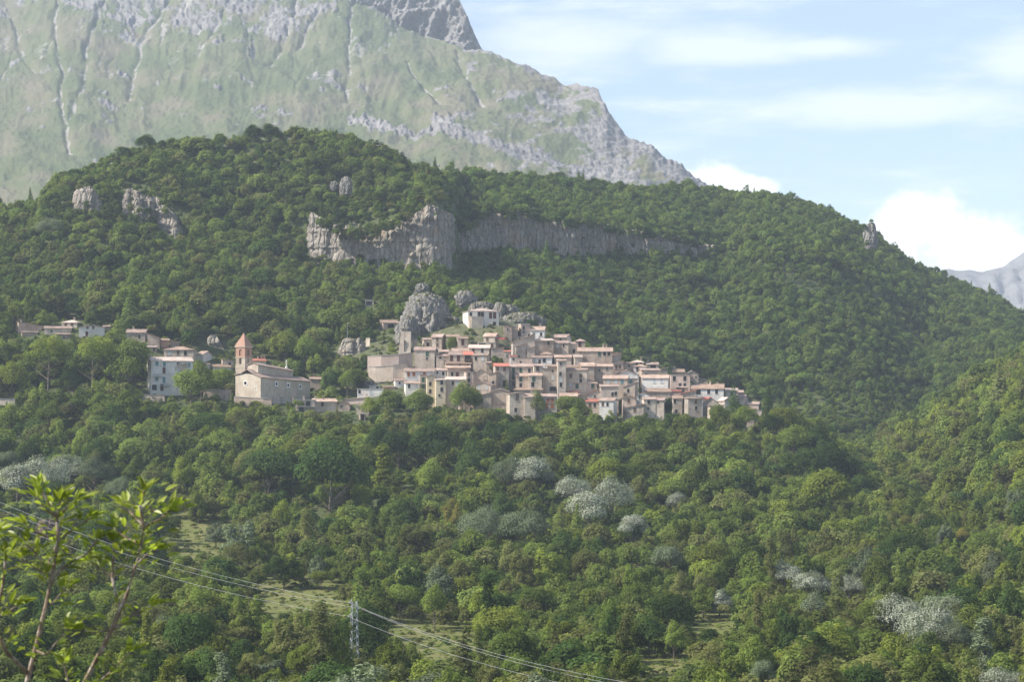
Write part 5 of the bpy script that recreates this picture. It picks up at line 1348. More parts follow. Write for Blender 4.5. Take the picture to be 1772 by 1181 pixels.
# ---------- poles and aerials
def pole(x, yt, yb, d, label, r=.09, group='thin poles'):
    b = at(x, yb, d); h = at(x, yt, d).z - b.z
    p = thing('pole', label, 'pole', b, 0, group)
    obj('shaft', MB().tube([(0, 0, -2), (0, 0, h)], [r * 1.2, r * .8], 6).mesh('shaft'), METAL, p)
    obj('lamp_arm', MB().tube([(0, 0, h - .1), (.5, -.2, h + .15), (1.0, -.4, h + .1)], .05, 5).mesh('lamp_arm'), METAL, p)
    return p
pole(601, 560, 592, 866, 'thin grey pole in the trees left of the retaining wall', .10)
pole(863, 553, 566, 872, 'slim white pole right of the palace', .10)
pole(1215.5, 694, 716, 786, 'pale lamp post in front of the dark grey blind gable', .10)
# ================================================================ trees
def crown_mesh(name, seed, R, H, z0, nl, n, leaf, style='round', spread=.62):
    """crown of many leaf-sized faces on clumps spread through the crown's volume"""
    r = np.random.default_rng(seed)
    C, S = [], []
    for i in range(nl):
        if style == 'poplar':
            zz = z0 + H * (i + .5) / nl; rr = R * (.35 + .65 * math.sin(math.pi * min(.95, (i + .8) / (nl + .6)))) * r.uniform(.1, .55); ang = r.uniform(0, 6.28)
            C.append((rr * math.cos(ang), rr * math.sin(ang), zz)); S.append((R * .5, R * .5, H / nl * 1.5))
        elif style == 'conifer':
            f = (i + .3) / nl; zz = z0 + H * f; rr = R * (1 - f) * .55; ang = i * 2.4
            C.append((rr * math.cos(ang), rr * math.sin(ang), zz)); q = R * (1 - f) * .55 + .25; S.append((q, q, q * .55))
        elif style == 'spiky':
            ang = i * 2.4 + r.uniform(-.4, .4); rr = R * math.sqrt(r.uniform(.02, .75)); top = H * (1 - .45 * (rr / R) ** 2) * r.uniform(.75, 1.05)
            C.append((rr * math.cos(ang), rr * math.sin(ang), z0 + top * r.uniform(.22, .88))); S.append((R * .30, R * .30, top * .17))
        else:
            v = r.normal(size=3); v /= np.linalg.norm(v); v[2] = abs(v[2]) * 1.15 - .35; q = r.uniform(.45, 1.0) ** .5 * spread * 1.15
            C.append((v[0] * R * q, v[1] * R * q, z0 + H * .5 + v[2] * H * .5 * q)); s_ = r.uniform(.24, .42)
            S.append((R * s_, R * s_, H * .5 * s_ * r.uniform(.75, 1.05)))
    C, S = np.array(C), np.array(S)
    wts = (S[:, 0] * S[:, 2]) ** .9; idx = r.choice(nl, n, p=wts / wts.sum())
    v = r.normal(size=(n, 3)); v /= np.linalg.norm(v, axis=1)[:, None]; v[:, 2] = np.where(v[:, 2] < -.35, -v[:, 2], v[:, 2])
    rad = r.uniform(.55, 1.0, n) ** .35 * (1 + .26 * r.normal(size=n) * (r.random(n) < .42))
    P = C[idx] + v * S[idx] * rad[:, None]
    cen = np.array([0, 0, z0 + H * .4]); out = P - cen; out /= np.linalg.norm(out, axis=1)[:, None] + 1e-6
    nrm = v * .95 + out * .35 + r.normal(size=(n, 3)) * .34 + np.array([0, 0, .22]); nrm /= np.linalg.norm(nrm, axis=1)[:, None]
    t1 = np.cross(nrm, r.normal(size=(n, 3))); t1 /= np.linalg.norm(t1, axis=1)[:, None]; t2 = np.cross(nrm, t1)
    L = leaf * r.uniform(.6, 1.35, n)[:, None]
    q = [P - t1 * L * .5, P + t2 * L * .30 + nrm * L * .06, P + t1 * L * .55, P - t2 * L * .30 + nrm * L * .06]
    V = np.stack(q, 1).reshape(-1, 3)
    rv = np.clip(r.normal(.5, .15, n) + (r.random(nl)[idx] - .5) * .42, 0, 1)
    return mesh_np(name, V, np.arange(4 * n).reshape(n, 4), {'rnd': ('FACE', rv)})
def trunk_mesh(seed, R, H, z0, style):
    r = random.Random(seed); m = MB(); top = z0 + H * (.75 if style != 'round' else .5)
    pts = [(0, 0, -1.2), (r.uniform(-.1, .1), r.uniform(-.1, .1), z0 * .6), (r.uniform(-.3, .3), r.uniform(-.3, .3), z0 + H * .25), (r.uniform(-.4, .4), r.uniform(-.4, .4), top)]
    m.tube(pts, [.2, .16, .11, .03], 7)
    for i in range(7):
        f = r.uniform(.1, .9); ang = r.uniform(0, 6.28); b = Vector(pts[1]).lerp(Vector(pts[3]), f * .8); l = R * r.uniform(.5, .85)
        e = b + Vector((math.cos(ang) * l, math.sin(ang) * l, l * r.uniform(.4, .9)))
        m.tube([b, b.lerp(e, .5) + Vector((0, 0, -.15 * l * .3)), e], [.09, .06, .02], 5, False)
    return m.mesh('trunk')
# (radius, crown height, clear stem, clumps, style): real size in metres for a scale of 1
SHAPES = {'round': [(3.6, 7.4, .6, 26, 'round'), (4.0, 7.0, .5, 32, 'round'), (3.3, 8.4, .8, 28, 'round'), (4.2, 7.6, .6, 36, 'round'), (3.0, 7.4, .8, 20, 'round')],
          'spiky': [(2.8, 8.6, .6, 34, 'spiky'), (3.2, 7.8, .6, 40, 'spiky'), (2.4, 9.2, .7, 30, 'spiky')],
          'poplar': [(1.7, 10.5, 1.0, 15, 'poplar'), (1.4, 9.5, 1.0, 13, 'poplar')],
          'willow': [(4.4, 6.6, .7, 40, 'round'), (3.9, 6.8, .6, 34, 'round'), (4.8, 6.0, .6, 46, 'round')],
          'bush': [(2.0, 2.6, .1, 12, 'round'), (2.3, 2.3, .1, 14, 'round'), (1.7, 2.9, .1, 16, 'spiky')],
          'conifer': [(2.6, 10.5, .8, 34, 'conifer'), (2.2, 9.4, .8, 30, 'conifer')],
          'acacia': [(4.2, 7.0, 4.2, 20, 'round'), (3.8, 7.8, 4.0, 17, 'round')]}
NEAR, TRUNK = {}, {}
for kd, lst in SHAPES.items():
    NEAR[kd] = []; TRUNK[kd] = []
    for q, (R, Hh, z0, nl, st) in enumerate(lst):
        n = {'bush': 1500, 'willow': 8500, 'poplar': 2600, 'conifer': 3600, 'acacia': 3000}.get(kd, 5200)
        NEAR[kd].append(crown_mesh('crown', 1000 + 37 * q + len(kd) * 101, R, Hh, z0, nl, n, .34 if kd != 'willow' else .22, st, .62 if kd != 'willow' else .72))
        TRUNK[kd].append(trunk_mesh(50 + q + len(kd), R, Hh, z0, st))
FAR = []
for q in range(9):
    kd = ['round', 'spiky', 'round', 'spiky', 'spiky', 'round', 'spiky', 'round', 'conifer'][q]
    R, Hh, z0, nl, st = SHAPES[kd][q % len(SHAPES[kd])]
    FAR.append(crown_mesh('forest_crown', 3000 + q, R, Hh, z0, nl, 1700, .56, st))
BUSHM = [crown_mesh('undergrowth_bush', 4000 + q, 1.4, 1.7, 0.0, 7, 420, .30, 'round', .7) for q in range(4)]
def shape_dims(kd, q):
    R, Hh, z0, nl, st = SHAPES[kd][q]
    return R, Hh + z0
TREES = []       # every individually built tree: dict
NAMES = {'round': 'broadleaf_tree', 'spiky': 'young_tree', 'poplar': 'poplar_tree', 'willow': 'willow_tree', 'bush': 'bush', 'conifer': 'conifer_tree', 'acacia': 'acacia_tree'}
def add_tree(kd, q, X, Y, Z, sxy, sz, col, rz, label=None, group=None):
    TREES.append(dict(kd=kd, q=q, X=X, Y=Y, Z=Z, sxy=sxy, sz=sz, col=col, rz=rz, label=label, group=group))
    R, Ht = shape_dims(kd, q)
    return TREES[-1]
RT = random.Random(99)
def named(x, yt, yb, wpx, kd, col, label, d=None, q=None, group=None):
    """a tree that the photograph lets one tell apart: centre x, top, foot and crown width in photo pixels"""
    d = d or hit(x, yb, 320)
    q = RT.randrange(len(SHAPES[kd])) if q is None else q
    R, Ht = shape_dims(kd, q); s = FPX / d
    b = at(x, yb, d); b.z = float(ground(b.x, b.y))
    ytop = at(x, yt, d).z
    return add_tree(kd, q, b.x, b.y, b.z, wpx / s / 2 / (R * .95), max(.25, (ytop - b.z) / (Ht * .93)), col, RT.uniform(0, 6.28), label, group)

# ---- trees one can point to
W_ = [ # x, top, foot, width, kind, colour, label
 (28, 806, 884, 66, 'willow', 'silver', 'silvery white willow at the left edge of the picture, behind the sapling'),
 (78, 790, 876, 70, 'willow', 'silver', 'tall silvery white willow above the tip of the foreground sapling'),
 (118, 786, 850, 60, 'willow', 'silver', 'silvery white willow at the back of the left silver clump'),
 (165, 790, 862, 62, 'willow', 'grey', 'grey-green willow right of the left silver clump'),
 (14, 782, 840, 52, 'willow', 'grey', 'grey-green willow at the left edge above the silver ones'),
 (205, 826, 882, 50, 'willow', 'grey', 'pale grey-green willow between sapling tips and clearing'),
 (880, 790, 862, 66, 'willow', 'grey', 'grey-green half of the willow pair under the village centre'),
 (925, 792, 866, 64, 'willow', 'silver', 'silvery white half of the willow pair under the village centre'),
 (992, 824, 884, 52, 'willow', 'silver', 'pale silver willow topping the middle silver clump'),
 (1020, 852, 938, 74, 'willow', 'silver', 'big silvery white willow, lowest of the middle silver clump'),
 (1062, 826, 918, 60, 'willow', 'silver', 'tall silvery white willow at the right of the middle silver clump'),
 (1098, 892, 950, 46, 'willow', 'silver', 'small silvery white willow right below the middle silver clump'),
 (1172, 852, 892, 30, 'willow', 'silver', 'little silvery tree alone to the right of the middle silver clump'),
 (832, 876, 968, 80, 'willow', 'grey', 'large rounded grey-green willow, left of the grey-green pair'),
 (908, 880, 970, 92, 'willow', 'grey', 'large rounded grey-green willow, right of the grey-green pair'),
 (1152, 946, 1008, 60, 'willow', 'grey', 'pale grey-green willow in the middle of the lower wood'),
 (1360, 972, 1032, 48, 'willow', 'silver', 'silvery white willow, left of three in the lower right wood'),
 (1406, 988, 1052, 56, 'willow', 'silver', 'silvery white willow, middle of three in the lower right wood'),
 (1470, 994, 1048, 46, 'willow', 'silver', 'silvery willow, right of three in the lower right wood'),
 (1556, 1030, 1118, 80, 'willow', 'silver', 'very large silvery willow at the lower right, left half'),
 (1606, 1046, 1146, 86, 'willow', 'silver', 'very large silvery willow at the lower right, right half'),
 (1654, 1074, 1150, 54, 'willow', 'grey', 'grey willow between the very large silvery one and the poplar'),
 (1702, 1082, 1178, 54, 'poplar', 'grey', 'pale upright poplar near the lower right corner'),
 (1735, 1156, 1220, 70, 'willow', 'silver', 'silvery willow top at the very bottom right'),
 (1322, 1144, 1210, 46, 'willow', 'grey', 'grey-green willow top at the bottom edge'),
 (1246, 1020, 1070, 36, 'spiky', 'silver', 'small silvery tree left of the three lower right willows'),
 (1450, 998, 1100, 40, 'poplar', 'olive', 'upright pale-trunked poplar in front of the three willows'),
 (784, 862, 935, 36, 'spiky', 'yellow', 'yellow-tinged young tree above the grey-green willow pair'),
 (665, 782, 870, 46, 'poplar', 'bright', 'tall light green poplar in front of the dark domed tree'),
 (570, 758, 905, 138, 'round', 'dark', 'big dark domed tree on the slope below the church'),
 (465, 770, 868, 96, 'round', 'dark', 'dark round tree left of the big dark domed tree'),
 (745, 730, 830, 90, 'round', 'dark', 'dark spreading tree under the long white terraced house'),
 (690, 742, 820, 70, 'round', 'dark', 'dark tree below the tiny pink roofless hut'),
 (332, 1052, 1180, 92, 'round', 'dark', 'dark broad tree low on the left, right of the sapling stems'),
 (1435, 812, 905, 100, 'round', 'bright', 'light green broad tree below the dark knoll at right'),
 (1375, 735, 800, 64, 'round', 'mid', 'rounded green tree on the knoll right of the last houses'),
 (1440, 765, 850, 70, 'round', 'dark', 'dark tree on the steep right flank of the village knoll'),  # dark leaves here put the flank's shade into the colour
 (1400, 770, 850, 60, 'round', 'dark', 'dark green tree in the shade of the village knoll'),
 (1338, 716, 770, 48, 'round', 'dark', 'dark tree under the dark conifer, first down the right flank of the knoll'),  # row down the flank: its shade is painted as dark leaf colour
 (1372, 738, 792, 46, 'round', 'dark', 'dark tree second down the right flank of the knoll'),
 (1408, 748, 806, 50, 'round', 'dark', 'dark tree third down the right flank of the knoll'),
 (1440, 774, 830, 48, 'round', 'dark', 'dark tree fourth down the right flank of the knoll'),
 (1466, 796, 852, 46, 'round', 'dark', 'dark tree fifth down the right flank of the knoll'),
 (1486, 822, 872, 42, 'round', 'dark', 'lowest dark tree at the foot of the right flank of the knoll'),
 (1355, 700, 765, 56, 'round', 'bright', 'light green tree beside the dark conifer at the village end'),
 (1330, 668, 742, 26, 'conifer', 'dark', 'dark narrow conifer at the right village end'),
 (1270, 672, 722, 40, 'conifer', 'dark', 'dark bushy conifer behind the beige house with rounded roof'),
 (1157, 638, 662, 12, 'conifer', 'dark', 'small dark cypress next to the grey-brown shed wall'),
 (385, 634, 692, 54, 'round', 'mid', 'round dense tree left of the church facade'),
 (330, 640, 712, 72, 'round', 'mid', 'leafy tree in front of the tall white house'),
 (348, 626, 700, 46, 'round', 'mid', 'upper leafy tree covering the right corner of the white house'),
 (84, 578, 700, 80, 'acacia', 'bright', 'light feathery acacia on the left, below the hamlet'),
 (160, 580, 700, 76, 'acacia', 'bright', 'light feathery acacia with forked trunk, right of the other acacia'),
 (222, 586, 690, 84, 'round', 'mid', 'dense rounded tree left of the tall white house'),
 (128, 638, 690, 50, 'round', 'dark', 'dark low round tree between the two light acacias'),
 (20, 625, 700, 60, 'round', 'bright', 'yellowish green tree at the left edge below the hamlet'),
 (20, 660, 692, 30, 'round', 'dark', 'little dark ball-shaped tree on the roadside parapet'),
 (204, 545, 600, 34, 'conifer', 'mid', 'upright conifer right of the white hamlet house'),
 (800, 662, 712, 46, 'round', 'mid', 'leafy tree before the beige house with long pale roof'),
 (820, 668, 710, 34, 'round', 'bright', 'light green tree touching the pale gabled house'),
 (877, 660, 690, 18, 'conifer', 'mid', 'small upright evergreen beside the beige house with green windows'),
 (783, 580, 604, 22, 'round', 'mid', 'little round tree between two stone houses at the top'),
 (704, 622, 642, 16, 'bush', 'mid', 'bush growing on the tall retaining wall'),
 (930, 678, 722, 30, 'round', 'olive', 'light tree in front of the four orange shutters'),
 (860, 612, 632, 26, 'bush', 'mid', 'leafy bush on the lane right of the stone houses'),
 (985, 682, 730, 56, 'round', 'mid', 'leafy tree hiding the foot of the pink house'),
 (1154, 685, 715, 22, 'bush', 'dark', 'ivy-dark bush filling the gap in the front row'),
 (1245, 700, 760, 44, 'round', 'mid', 'leafy tree at the foot of the front row, right end'),
 (1290, 702, 760, 52, 'round', 'mid', 'tall leafy tree covering the last houses'),
 (640, 690, 735, 40, 'round', 'bright', 'light green tree beside the tiny pink roofless hut'),
 (672, 676, 730, 56, 'round', 'mid', 'leafy tree under the long white terraced house, left'),
 (725, 676, 735, 56, 'round', 'mid', 'leafy tree under the small white cottage'),
 (575, 640, 690, 36, 'round', 'dark', 'dark tree at the bend right of the church'),
 (600, 645, 690, 34, 'round', 'mid', 'green tree between church apse and white terraced houses'),
 (518, 690, 712, 24, 'bush', 'mid', 'bush beside the garage terrace'),
 (490, 572, 640, 50, 'round', 'bright', 'light green tree rising behind the church roof'),
 (530, 580, 650, 46, 'round', 'mid', 'green tree behind the church roof, right'),
 (522, 615, 668, 20, 'conifer', 'dark', 'dark pointed conifer behind the church apse'),
 (438, 216, 256, 40, 'round', 'dark', 'broad dark tree on the hill crest, left of a pair'),
 (466, 214, 254, 44, 'round', 'dark', 'broad dark tree on the hill crest, right of a pair'),
 (252, 233, 268, 40, 'round', 'dark', 'single dark round tree on the left hill crest'),
 (85, 376, 420, 48, 'willow', 'grey', 'pale grey-green tree in the wood at far left'),
 (278, 412, 440, 26, 'round', 'bright', 'bright green tree under the pale rock face'),
 (345, 440, 475, 34, 'round', 'olive', 'olive-tinged tree in the wood above the church'),
 (1568, 890, 930, 26, 'round', 'yellow', 'yellow-flowered tree right of the light green broad tree'),
 (1664, 915, 950, 30, 'round', 'yellow', 'tree with yellowish top at the right below the hillside'),
 (375, 905, 950, 40, 'spiky', 'grey', 'pale leafed young tree on the left clearing edge'),
 (412, 896, 985, 58, 'spiky', 'grey', 'grey-leafed tree right of the left clearing'),
 (500, 1060, 1165, 60, 'spiky', 'olive', 'pale leafed tree left of the pylon'),
 (556, 1062, 1200, 56, 'poplar', 'olive', 'poplar standing just left of the pylon'),
 (590, 1072, 1200, 50, 'spiky', 'mid', 'leafy tree at the foot of the pylon'),
 (418, 1080, 1128, 66, 'bush', 'olive', 'round dome-shaped shrub in the lower left meadow'),
 (465, 1140, 1190, 74, 'bush', 'grey', 'broad grey-green shrub at the bottom edge, left'),
 (950, 945, 1030, 64, 'spiky', 'bright', 'light green upright tree in the centre of the lower wood'),
 (905, 950, 1035, 44, 'spiky', 'olive', 'olive upright tree next to the light green centre one'),
 (720, 905, 985, 60, 'spiky', 'olive', 'olive-green tree left of the large grey-green willows'),
]
TKEEP = []
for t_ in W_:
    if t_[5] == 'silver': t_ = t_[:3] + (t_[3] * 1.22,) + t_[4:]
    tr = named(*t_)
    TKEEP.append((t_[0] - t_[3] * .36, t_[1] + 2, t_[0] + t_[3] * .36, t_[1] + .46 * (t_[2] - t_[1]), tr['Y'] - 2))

# ---- the woods: candidates over the whole valley side
rng = np.random.default_rng(12)
def scatter(y0, y1, sp0, sp1):
    out = []; y = y0
    while y < y1:
        sp = sp0 + (sp1 - sp0) * (y - y0) / (y1 - y0)
        xs = np.arange(-.285 * y, .285 * y, sp)
        xs = xs + rng.uniform(-.48, .48, len(xs)) * sp
        ys = y + rng.uniform(-.48, .48, len(xs)) * sp
        out.append(np.stack([xs, ys], -1)); y += sp * .9
    return np.concatenate(out)
CAND = np.concatenate([scatter(262, 420, 5.2, 5.6), scatter(420, 780, 5.6, 6.2), scatter(780, 900, 5.2, 4.8), scatter(900, 1500, 4.1, 3.8)])
# distance-ordered terrain visibility: the highest line of sight so far in each azimuth
slope_ = HZ / T_Y[None, :]
vis_max = np.maximum.accumulate(np.where(T_Y[None, :] > 200, slope_, -9), axis=1)
CZ = ground(CAND[:, 0], CAND[:, 1])
ii = np.clip(((CAND[:, 0] / CAND[:, 1]) - TU[0]) / (TU[1] - TU[0]), 0, len(TU) - 1).astype(int); jj = np.clip(np.searchsorted(T_Y, CAND[:, 1]) - 2, 0, len(T_Y) - 1)
seen = (CZ + 12) / CAND[:, 1] > vis_max[ii, jj] - .002
CAND, CZ = CAND[seen], CZ[seen]
px_, pyb_ = to_px(CAND[:, 0], CAND[:, 1], CZ)
NPIX = 8
occ = np.zeros((1181 // NPIX + 1, 1772 // NPIX + 1))
cliffs_keep = [(540, 388, 562, 424, 1010), (562, 402, 640, 432, 1010), (640, 398, 700, 438, 1010), (700, 378, 772, 448, 1010), (778, 404, 846, 430, 1150), (846, 378, 960, 424, 1150), (960, 392, 1050, 436, 1150), (1050, 402, 1120, 420, 1160), (1120, 408, 1190, 420, 1160), (288, 376, 318, 402, 1030), (214, 326, 262, 358, 1030), (136, 326, 162, 350, 1030), (1498, 384, 1520, 420, 1230), (586, 312, 610, 330, 1060), (580, 598, 640, 612, 880), (350, 590, 395, 606, 890),
               (722, 488, 742, 503, 940), (792, 500, 818, 520, 930), (632, 520, 646, 532, 960), (862, 526, 900, 545, 905), (609, 1040, 620, 1135, 352)]
ALLK = np.array(KEEP + cliffs_keep + TKEEP + [(mx - rx * .5, my - ry * .42, mx + rx * .5, my + ry * .36, 640) for mx, my, rx, ry in MEADOWS])
FT = np.array(FOOT)
NT = np.array([(t['X'], t['Y'], t['sxy'] * 3.2 if t['kd'] != 'bush' else 1.5) for t in TREES])
zone_open = [(748, 560, 900, 580, 860, 900), (640, 640, 690, 672, 800, 850), (560, 655, 640, 670, 800, 860)]
FOREST, IND = [], []
for n_ in range(len(CAND)):
    X, Y = CAND[n_]; Z = CZ[n_]
    d2 = (FT[:, 0] - X) ** 2 + (FT[:, 1] - Y) ** 2
    if (d2 < (FT[:, 2] + 1.5) ** 2).any() or (((NT[:, 0] - X) ** 2 + (NT[:, 1] - Y) ** 2) < NT[:, 2] ** 2).any():
        continue
    s = FPX / Y
    far = Y > 900
    u = rng.random()
    px, py = float(px_[n_]), float(pyb_[n_])
    if 640 < px < 1320 and 762 < Y < 905 and 520 < py < np.interp(px, [640, 760, 870, 1000, 1150, 1320], [680, 695, 712, 712, 704, 708]):        # inside the village only low green
        if rng.random() < .35:
            continue
        sz = rng.uniform(.25, .55)
    elif Y < 640:
        sz = rng.choice([rng.uniform(.45, .75), rng.uniform(.7, 1.05), rng.uniform(.95, 1.3)], p=[.34, .46, .20])
    elif not far:
        sz = rng.choice([rng.uniform(.55, .85), rng.uniform(.85, 1.2), rng.uniform(1.2, 1.7)], p=[.36, .40, .24])
    else:
        sz = rng.uniform(.48, .95) * (1.02 if px < 760 else .90)
    if far:
        pn = float(vnoise(np.array([X / 38.0]), np.array([Y / 38.0]), seed=401)[0]); sz *= 1 + .35 * pn
        if rng.random() < .07: continue
        if rng.random() < .07: sz *= 1.5
    sxy = sz * rng.uniform(.78, 1.25)
    if Y < 640:
        kd = rng.choice(['round', 'spiky', 'poplar', 'bush'], p=[.46, .36, .06, .12])
    else:
        kd = rng.choice(['round', 'spiky'], p=[.82, .18])
    q = int(rng.integers(len(SHAPES[kd]))); R, Ht = shape_dims(kd, q)
    if kd == 'bush':
        sz *= 1.5; sxy *= 1.5
    ok_ = False
    for tr_ in range(3):
        x0, x1 = px - R * .8 * sxy * s, px + R * .8 * sxy * s; y0 = py - Ht * .97 * sz * s
        m_ = (ALLK[:, 4] > Y) & (ALLK[:, 0] < x1) & (ALLK[:, 2] > x0) & (ALLK[:, 1] < py) & (ALLK[:, 3] > y0)
        if not m_.any():
            ok_ = True; break
        sz *= .55; sxy *= .62
    if not ok_ or sz < .16:
        continue
    IND.append([X, Y, Z, sxy, sz, kd, q, px, py, R * sxy * s, Ht * sz * s])
# who shows largest: paint the crowns from near to far on a coarse grid
order = sorted(range(len(IND)), key=lambda i: IND[i][1]); area = np.zeros(len(IND))
for (a0, b0_, a1, b1_, dd) in KEEP:
    occ[max(0, int(b0_ // NPIX)):int(b1_ // NPIX) + 1, max(0, int(a0 // NPIX)):int(a1 // NPIX) + 1] += 0
for i in order:
    px, py, r_, h_ = IND[i][7:11]
    c0, c1 = int(max(0, (px - r_ * .8) // NPIX)), int(min(1772, px + r_ * .8) // NPIX); r0, r1 = int(max(0, (py - h_) // NPIX)), int(min(1181, py - .2 * h_) // NPIX)
    if c1 <= c0 or r1 < r0 or px < -20 or px > 1792:
        continue
    sub = occ[r0:r1 + 1, c0:c1 + 1]; area[i] = (sub == 0).sum(); sub[sub == 0] = 1
rank = sorted(range(len(IND)), key=lambda i: -area[i])
NBUSH = sum(1 for t in TREES if t['kd'] == 'bush')
quota = 298 - (len(TREES) - NBUSH)
chosen, forest = [], []
for i in rank:
    if len(chosen) < quota and area[i] > 2 and IND[i][5] != 'bush' and IND[i][1] < 760:
        chosen.append(i)
    else:
        forest.append(i)

# ---- words that single out each tree of the lower wood
LAND = [(613, 1100, 'the pylon'), (905, 825, 'the willow pair'), (1030, 880, 'the middle silver clump'), (870, 925, 'the big grey-green willows'), (1406, 1010, 'the three lower right willows'), (1580, 1090, 'the very large silvery willow'),
        (1702, 1120, 'the pale upright poplar'), (570, 830, 'the big dark domed tree'), (665, 820, 'the tall light poplar'), (345, 935, 'the left clearing'), (520, 1040, 'the grassy bank'), (770, 1115, 'the meadow right of the pylon'), (1235, 1085, 'the small right meadow'),
        (90, 830, 'the left silver clump'), (475, 672, 'the church'), (290, 655, 'the tall white house'), (785, 868, 'the yellow-tinged tree'), (1435, 855, 'the light green broad tree'), (332, 1115, 'the dark broad low tree'), (110, 660, 'the light acacias'),
        (920, 705, 'the front-row houses'), (1060, 700, 'the whitewashed house'), (1250, 715, 'the right village end'), (740, 690, 'the white terraced houses'), (1152, 975, 'the pale grey-green willow'), (1640, 760, 'the right hillside'), (1410, 790, 'the village knoll'), (950, 985, 'the light green centre tree')]
CW = {'mid': 'green', 'dark': 'dark green', 'bright': 'light green', 'olive': 'olive-green', 'grey': 'grey-green'}
SW = {'round': ['round-crowned', 'broad-crowned', 'tall oval', 'wide domed', 'small-crowned'], 'spiky': ['upright bushy', 'ragged upright', 'slender upright'], 'poplar': ['columnar', 'slim columnar']}
made = []
for i in chosen:
    X, Y, Z, sxy, sz, kd, q, px, py, r_, h_ = IND[i]
    if Y < 640:
        col = rng.choice(['mid', 'dark', 'bright', 'olive', 'grey'], p=[.38, .17, .13, .22, .10])
    else:
        col = rng.choice(['mid', 'dark', 'bright', 'olive'], p=[.5, .27, .1, .13])
    cy_ = py - h_ * .6
    la = min(LAND, key=lambda l: math.hypot(l[0] - px, l[1] - cy_)); dx, dy = px - la[0], cy_ - la[1]; dist = math.hypot(dx, dy)
    if dist < 22:
        rel = 'right by'
    else:
        a_ = math.degrees(math.atan2(-dy, dx)) % 360
        rel = ['right of', 'up and right of', 'above', 'up and left of', 'left of', 'down and left of', 'below', 'down and right of'][int((a_ + 22.5) // 45) % 8]
        if dist > 95: rel = 'far ' + rel
        elif dist < 55: rel = 'close ' + rel if rel[0] != 'u' and rel[0] != 'd' else 'just ' + rel
    size = 'tall' if sz > 1.05 else ('small' if sz < .7 else 'middling')
    lab = f"{size} {SW[kd][q]} {CW[col]} tree {rel} {la[2]}"
    made.append((lab, px, cy_, i, col, la[2]))
by = {}
for r in made:
    by.setdefault(r[0], []).append(r)
for lab, rs in by.items():
    rs.sort(key=lambda r: r[1])
    for n_, r in enumerate(rs):
        if len(rs) == 1: l2 = lab
        elif len(rs) == 2: l2 = lab + (', left one' if n_ == 0 else ', right one')
        else: l2 = lab + (', leftmost' if n_ == 0 else (', rightmost' if n_ == len(rs) - 1 else f", {['', 'second', 'third', 'fourth', 'fifth', 'sixth', 'seventh'][min(n_, 6)]} from left".replace('  ', ' ')))
        if len(l2.replace('-', ' ').replace(',', ' ').split()) > 16: l2 = l2.split(' ', 1)[1]
        X, Y, Z, sxy, sz, kd, q, px, py, r_, h_ = IND[r[3]]
        add_tree(kd, q, X, Y, Z, sxy, sz, r[4], float(rng.uniform(0, 6.28)), l2, 'trees of the wood below the village')
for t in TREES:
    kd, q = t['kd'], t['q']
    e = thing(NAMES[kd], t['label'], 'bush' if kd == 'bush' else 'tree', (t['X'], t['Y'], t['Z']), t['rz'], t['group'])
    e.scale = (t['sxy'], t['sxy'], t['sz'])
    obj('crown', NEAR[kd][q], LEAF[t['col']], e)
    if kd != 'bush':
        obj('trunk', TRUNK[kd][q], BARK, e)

# ---- the rest of the wood: one mass, instances of nine crowns on points
def scatter_object(name, pts, rot, scl, idx, sources, matname):
    col = bpy.data.collections.new(name + '_sources')
    for q, (src, mt) in enumerate(sources):
        s_ = bpy.data.objects.new(f'{name}_source_{q:02d}', src)
        if not src.materials: src.materials.append(None)
        s_.material_slots[0].link = 'OBJECT'; s_.material_slots[0].material = LEAF[mt]
        col.objects.link(s_)
    me = bpy.data.meshes.new(name); me.vertices.add(len(pts)); me.vertices.foreach_set('co', np.asarray(pts, np.float32).ravel())
    for an, tp, arr in (('rot', 'FLOAT_VECTOR', rot), ('scl', 'FLOAT_VECTOR', scl), ('idx', 'INT', idx)):
        a_ = me.attributes.new(an, tp, 'POINT'); a_.data.foreach_set('vector' if tp == 'FLOAT_VECTOR' else 'value', np.asarray(arr, np.float32 if tp == 'FLOAT_VECTOR' else np.int32).ravel())
    o = obj(name, me); o['kind'] = 'stuff'
    ng = bpy.data.node_groups.new(name + '_nodes', 'GeometryNodeTree')
    ng.interface.new_socket('Geometry', in_out='INPUT', socket_type='NodeSocketGeometry'); ng.interface.new_socket('Geometry', in_out='OUTPUT', socket_type='NodeSocketGeometry')
    gi, go = ng.nodes.new('NodeGroupInput'), ng.nodes.new('NodeGroupOutput')
    ip = ng.nodes.new('GeometryNodeInstanceOnPoints'); ci = ng.nodes.new('GeometryNodeCollectionInfo')
    ci.inputs['Collection'].default_value = col; ci.inputs['Separate Children'].default_value = True; ci.inputs['Reset Children'].default_value = True
    def na(n, t):
        a_ = ng.nodes.new('GeometryNodeInputNamedAttribute'); a_.data_type = t; a_.inputs['Name'].default_value = n; return a_.outputs['Attribute']
    er = ng.nodes.new('FunctionNodeEulerToRotation'); L = ng.links.new
    L(na('rot', 'FLOAT_VECTOR'), er.inputs[0]); L(gi.outputs[0], ip.inputs['Points']); L(ci.outputs[0], ip.inputs['Instance']); ip.inputs['Pick Instance'].default_value = True
    L(na('idx', 'INT'), ip.inputs['Instance Index']); L(er.outputs[0], ip.inputs['Rotation']); L(na('scl', 'FLOAT_VECTOR'), ip.inputs['Scale']); L(ip.outputs[0], go.inputs[0])
    mod = o.modifiers.new('scatter', 'NODES'); mod.node_group = ng
    return o
fz = [IND[i] for i in forest]
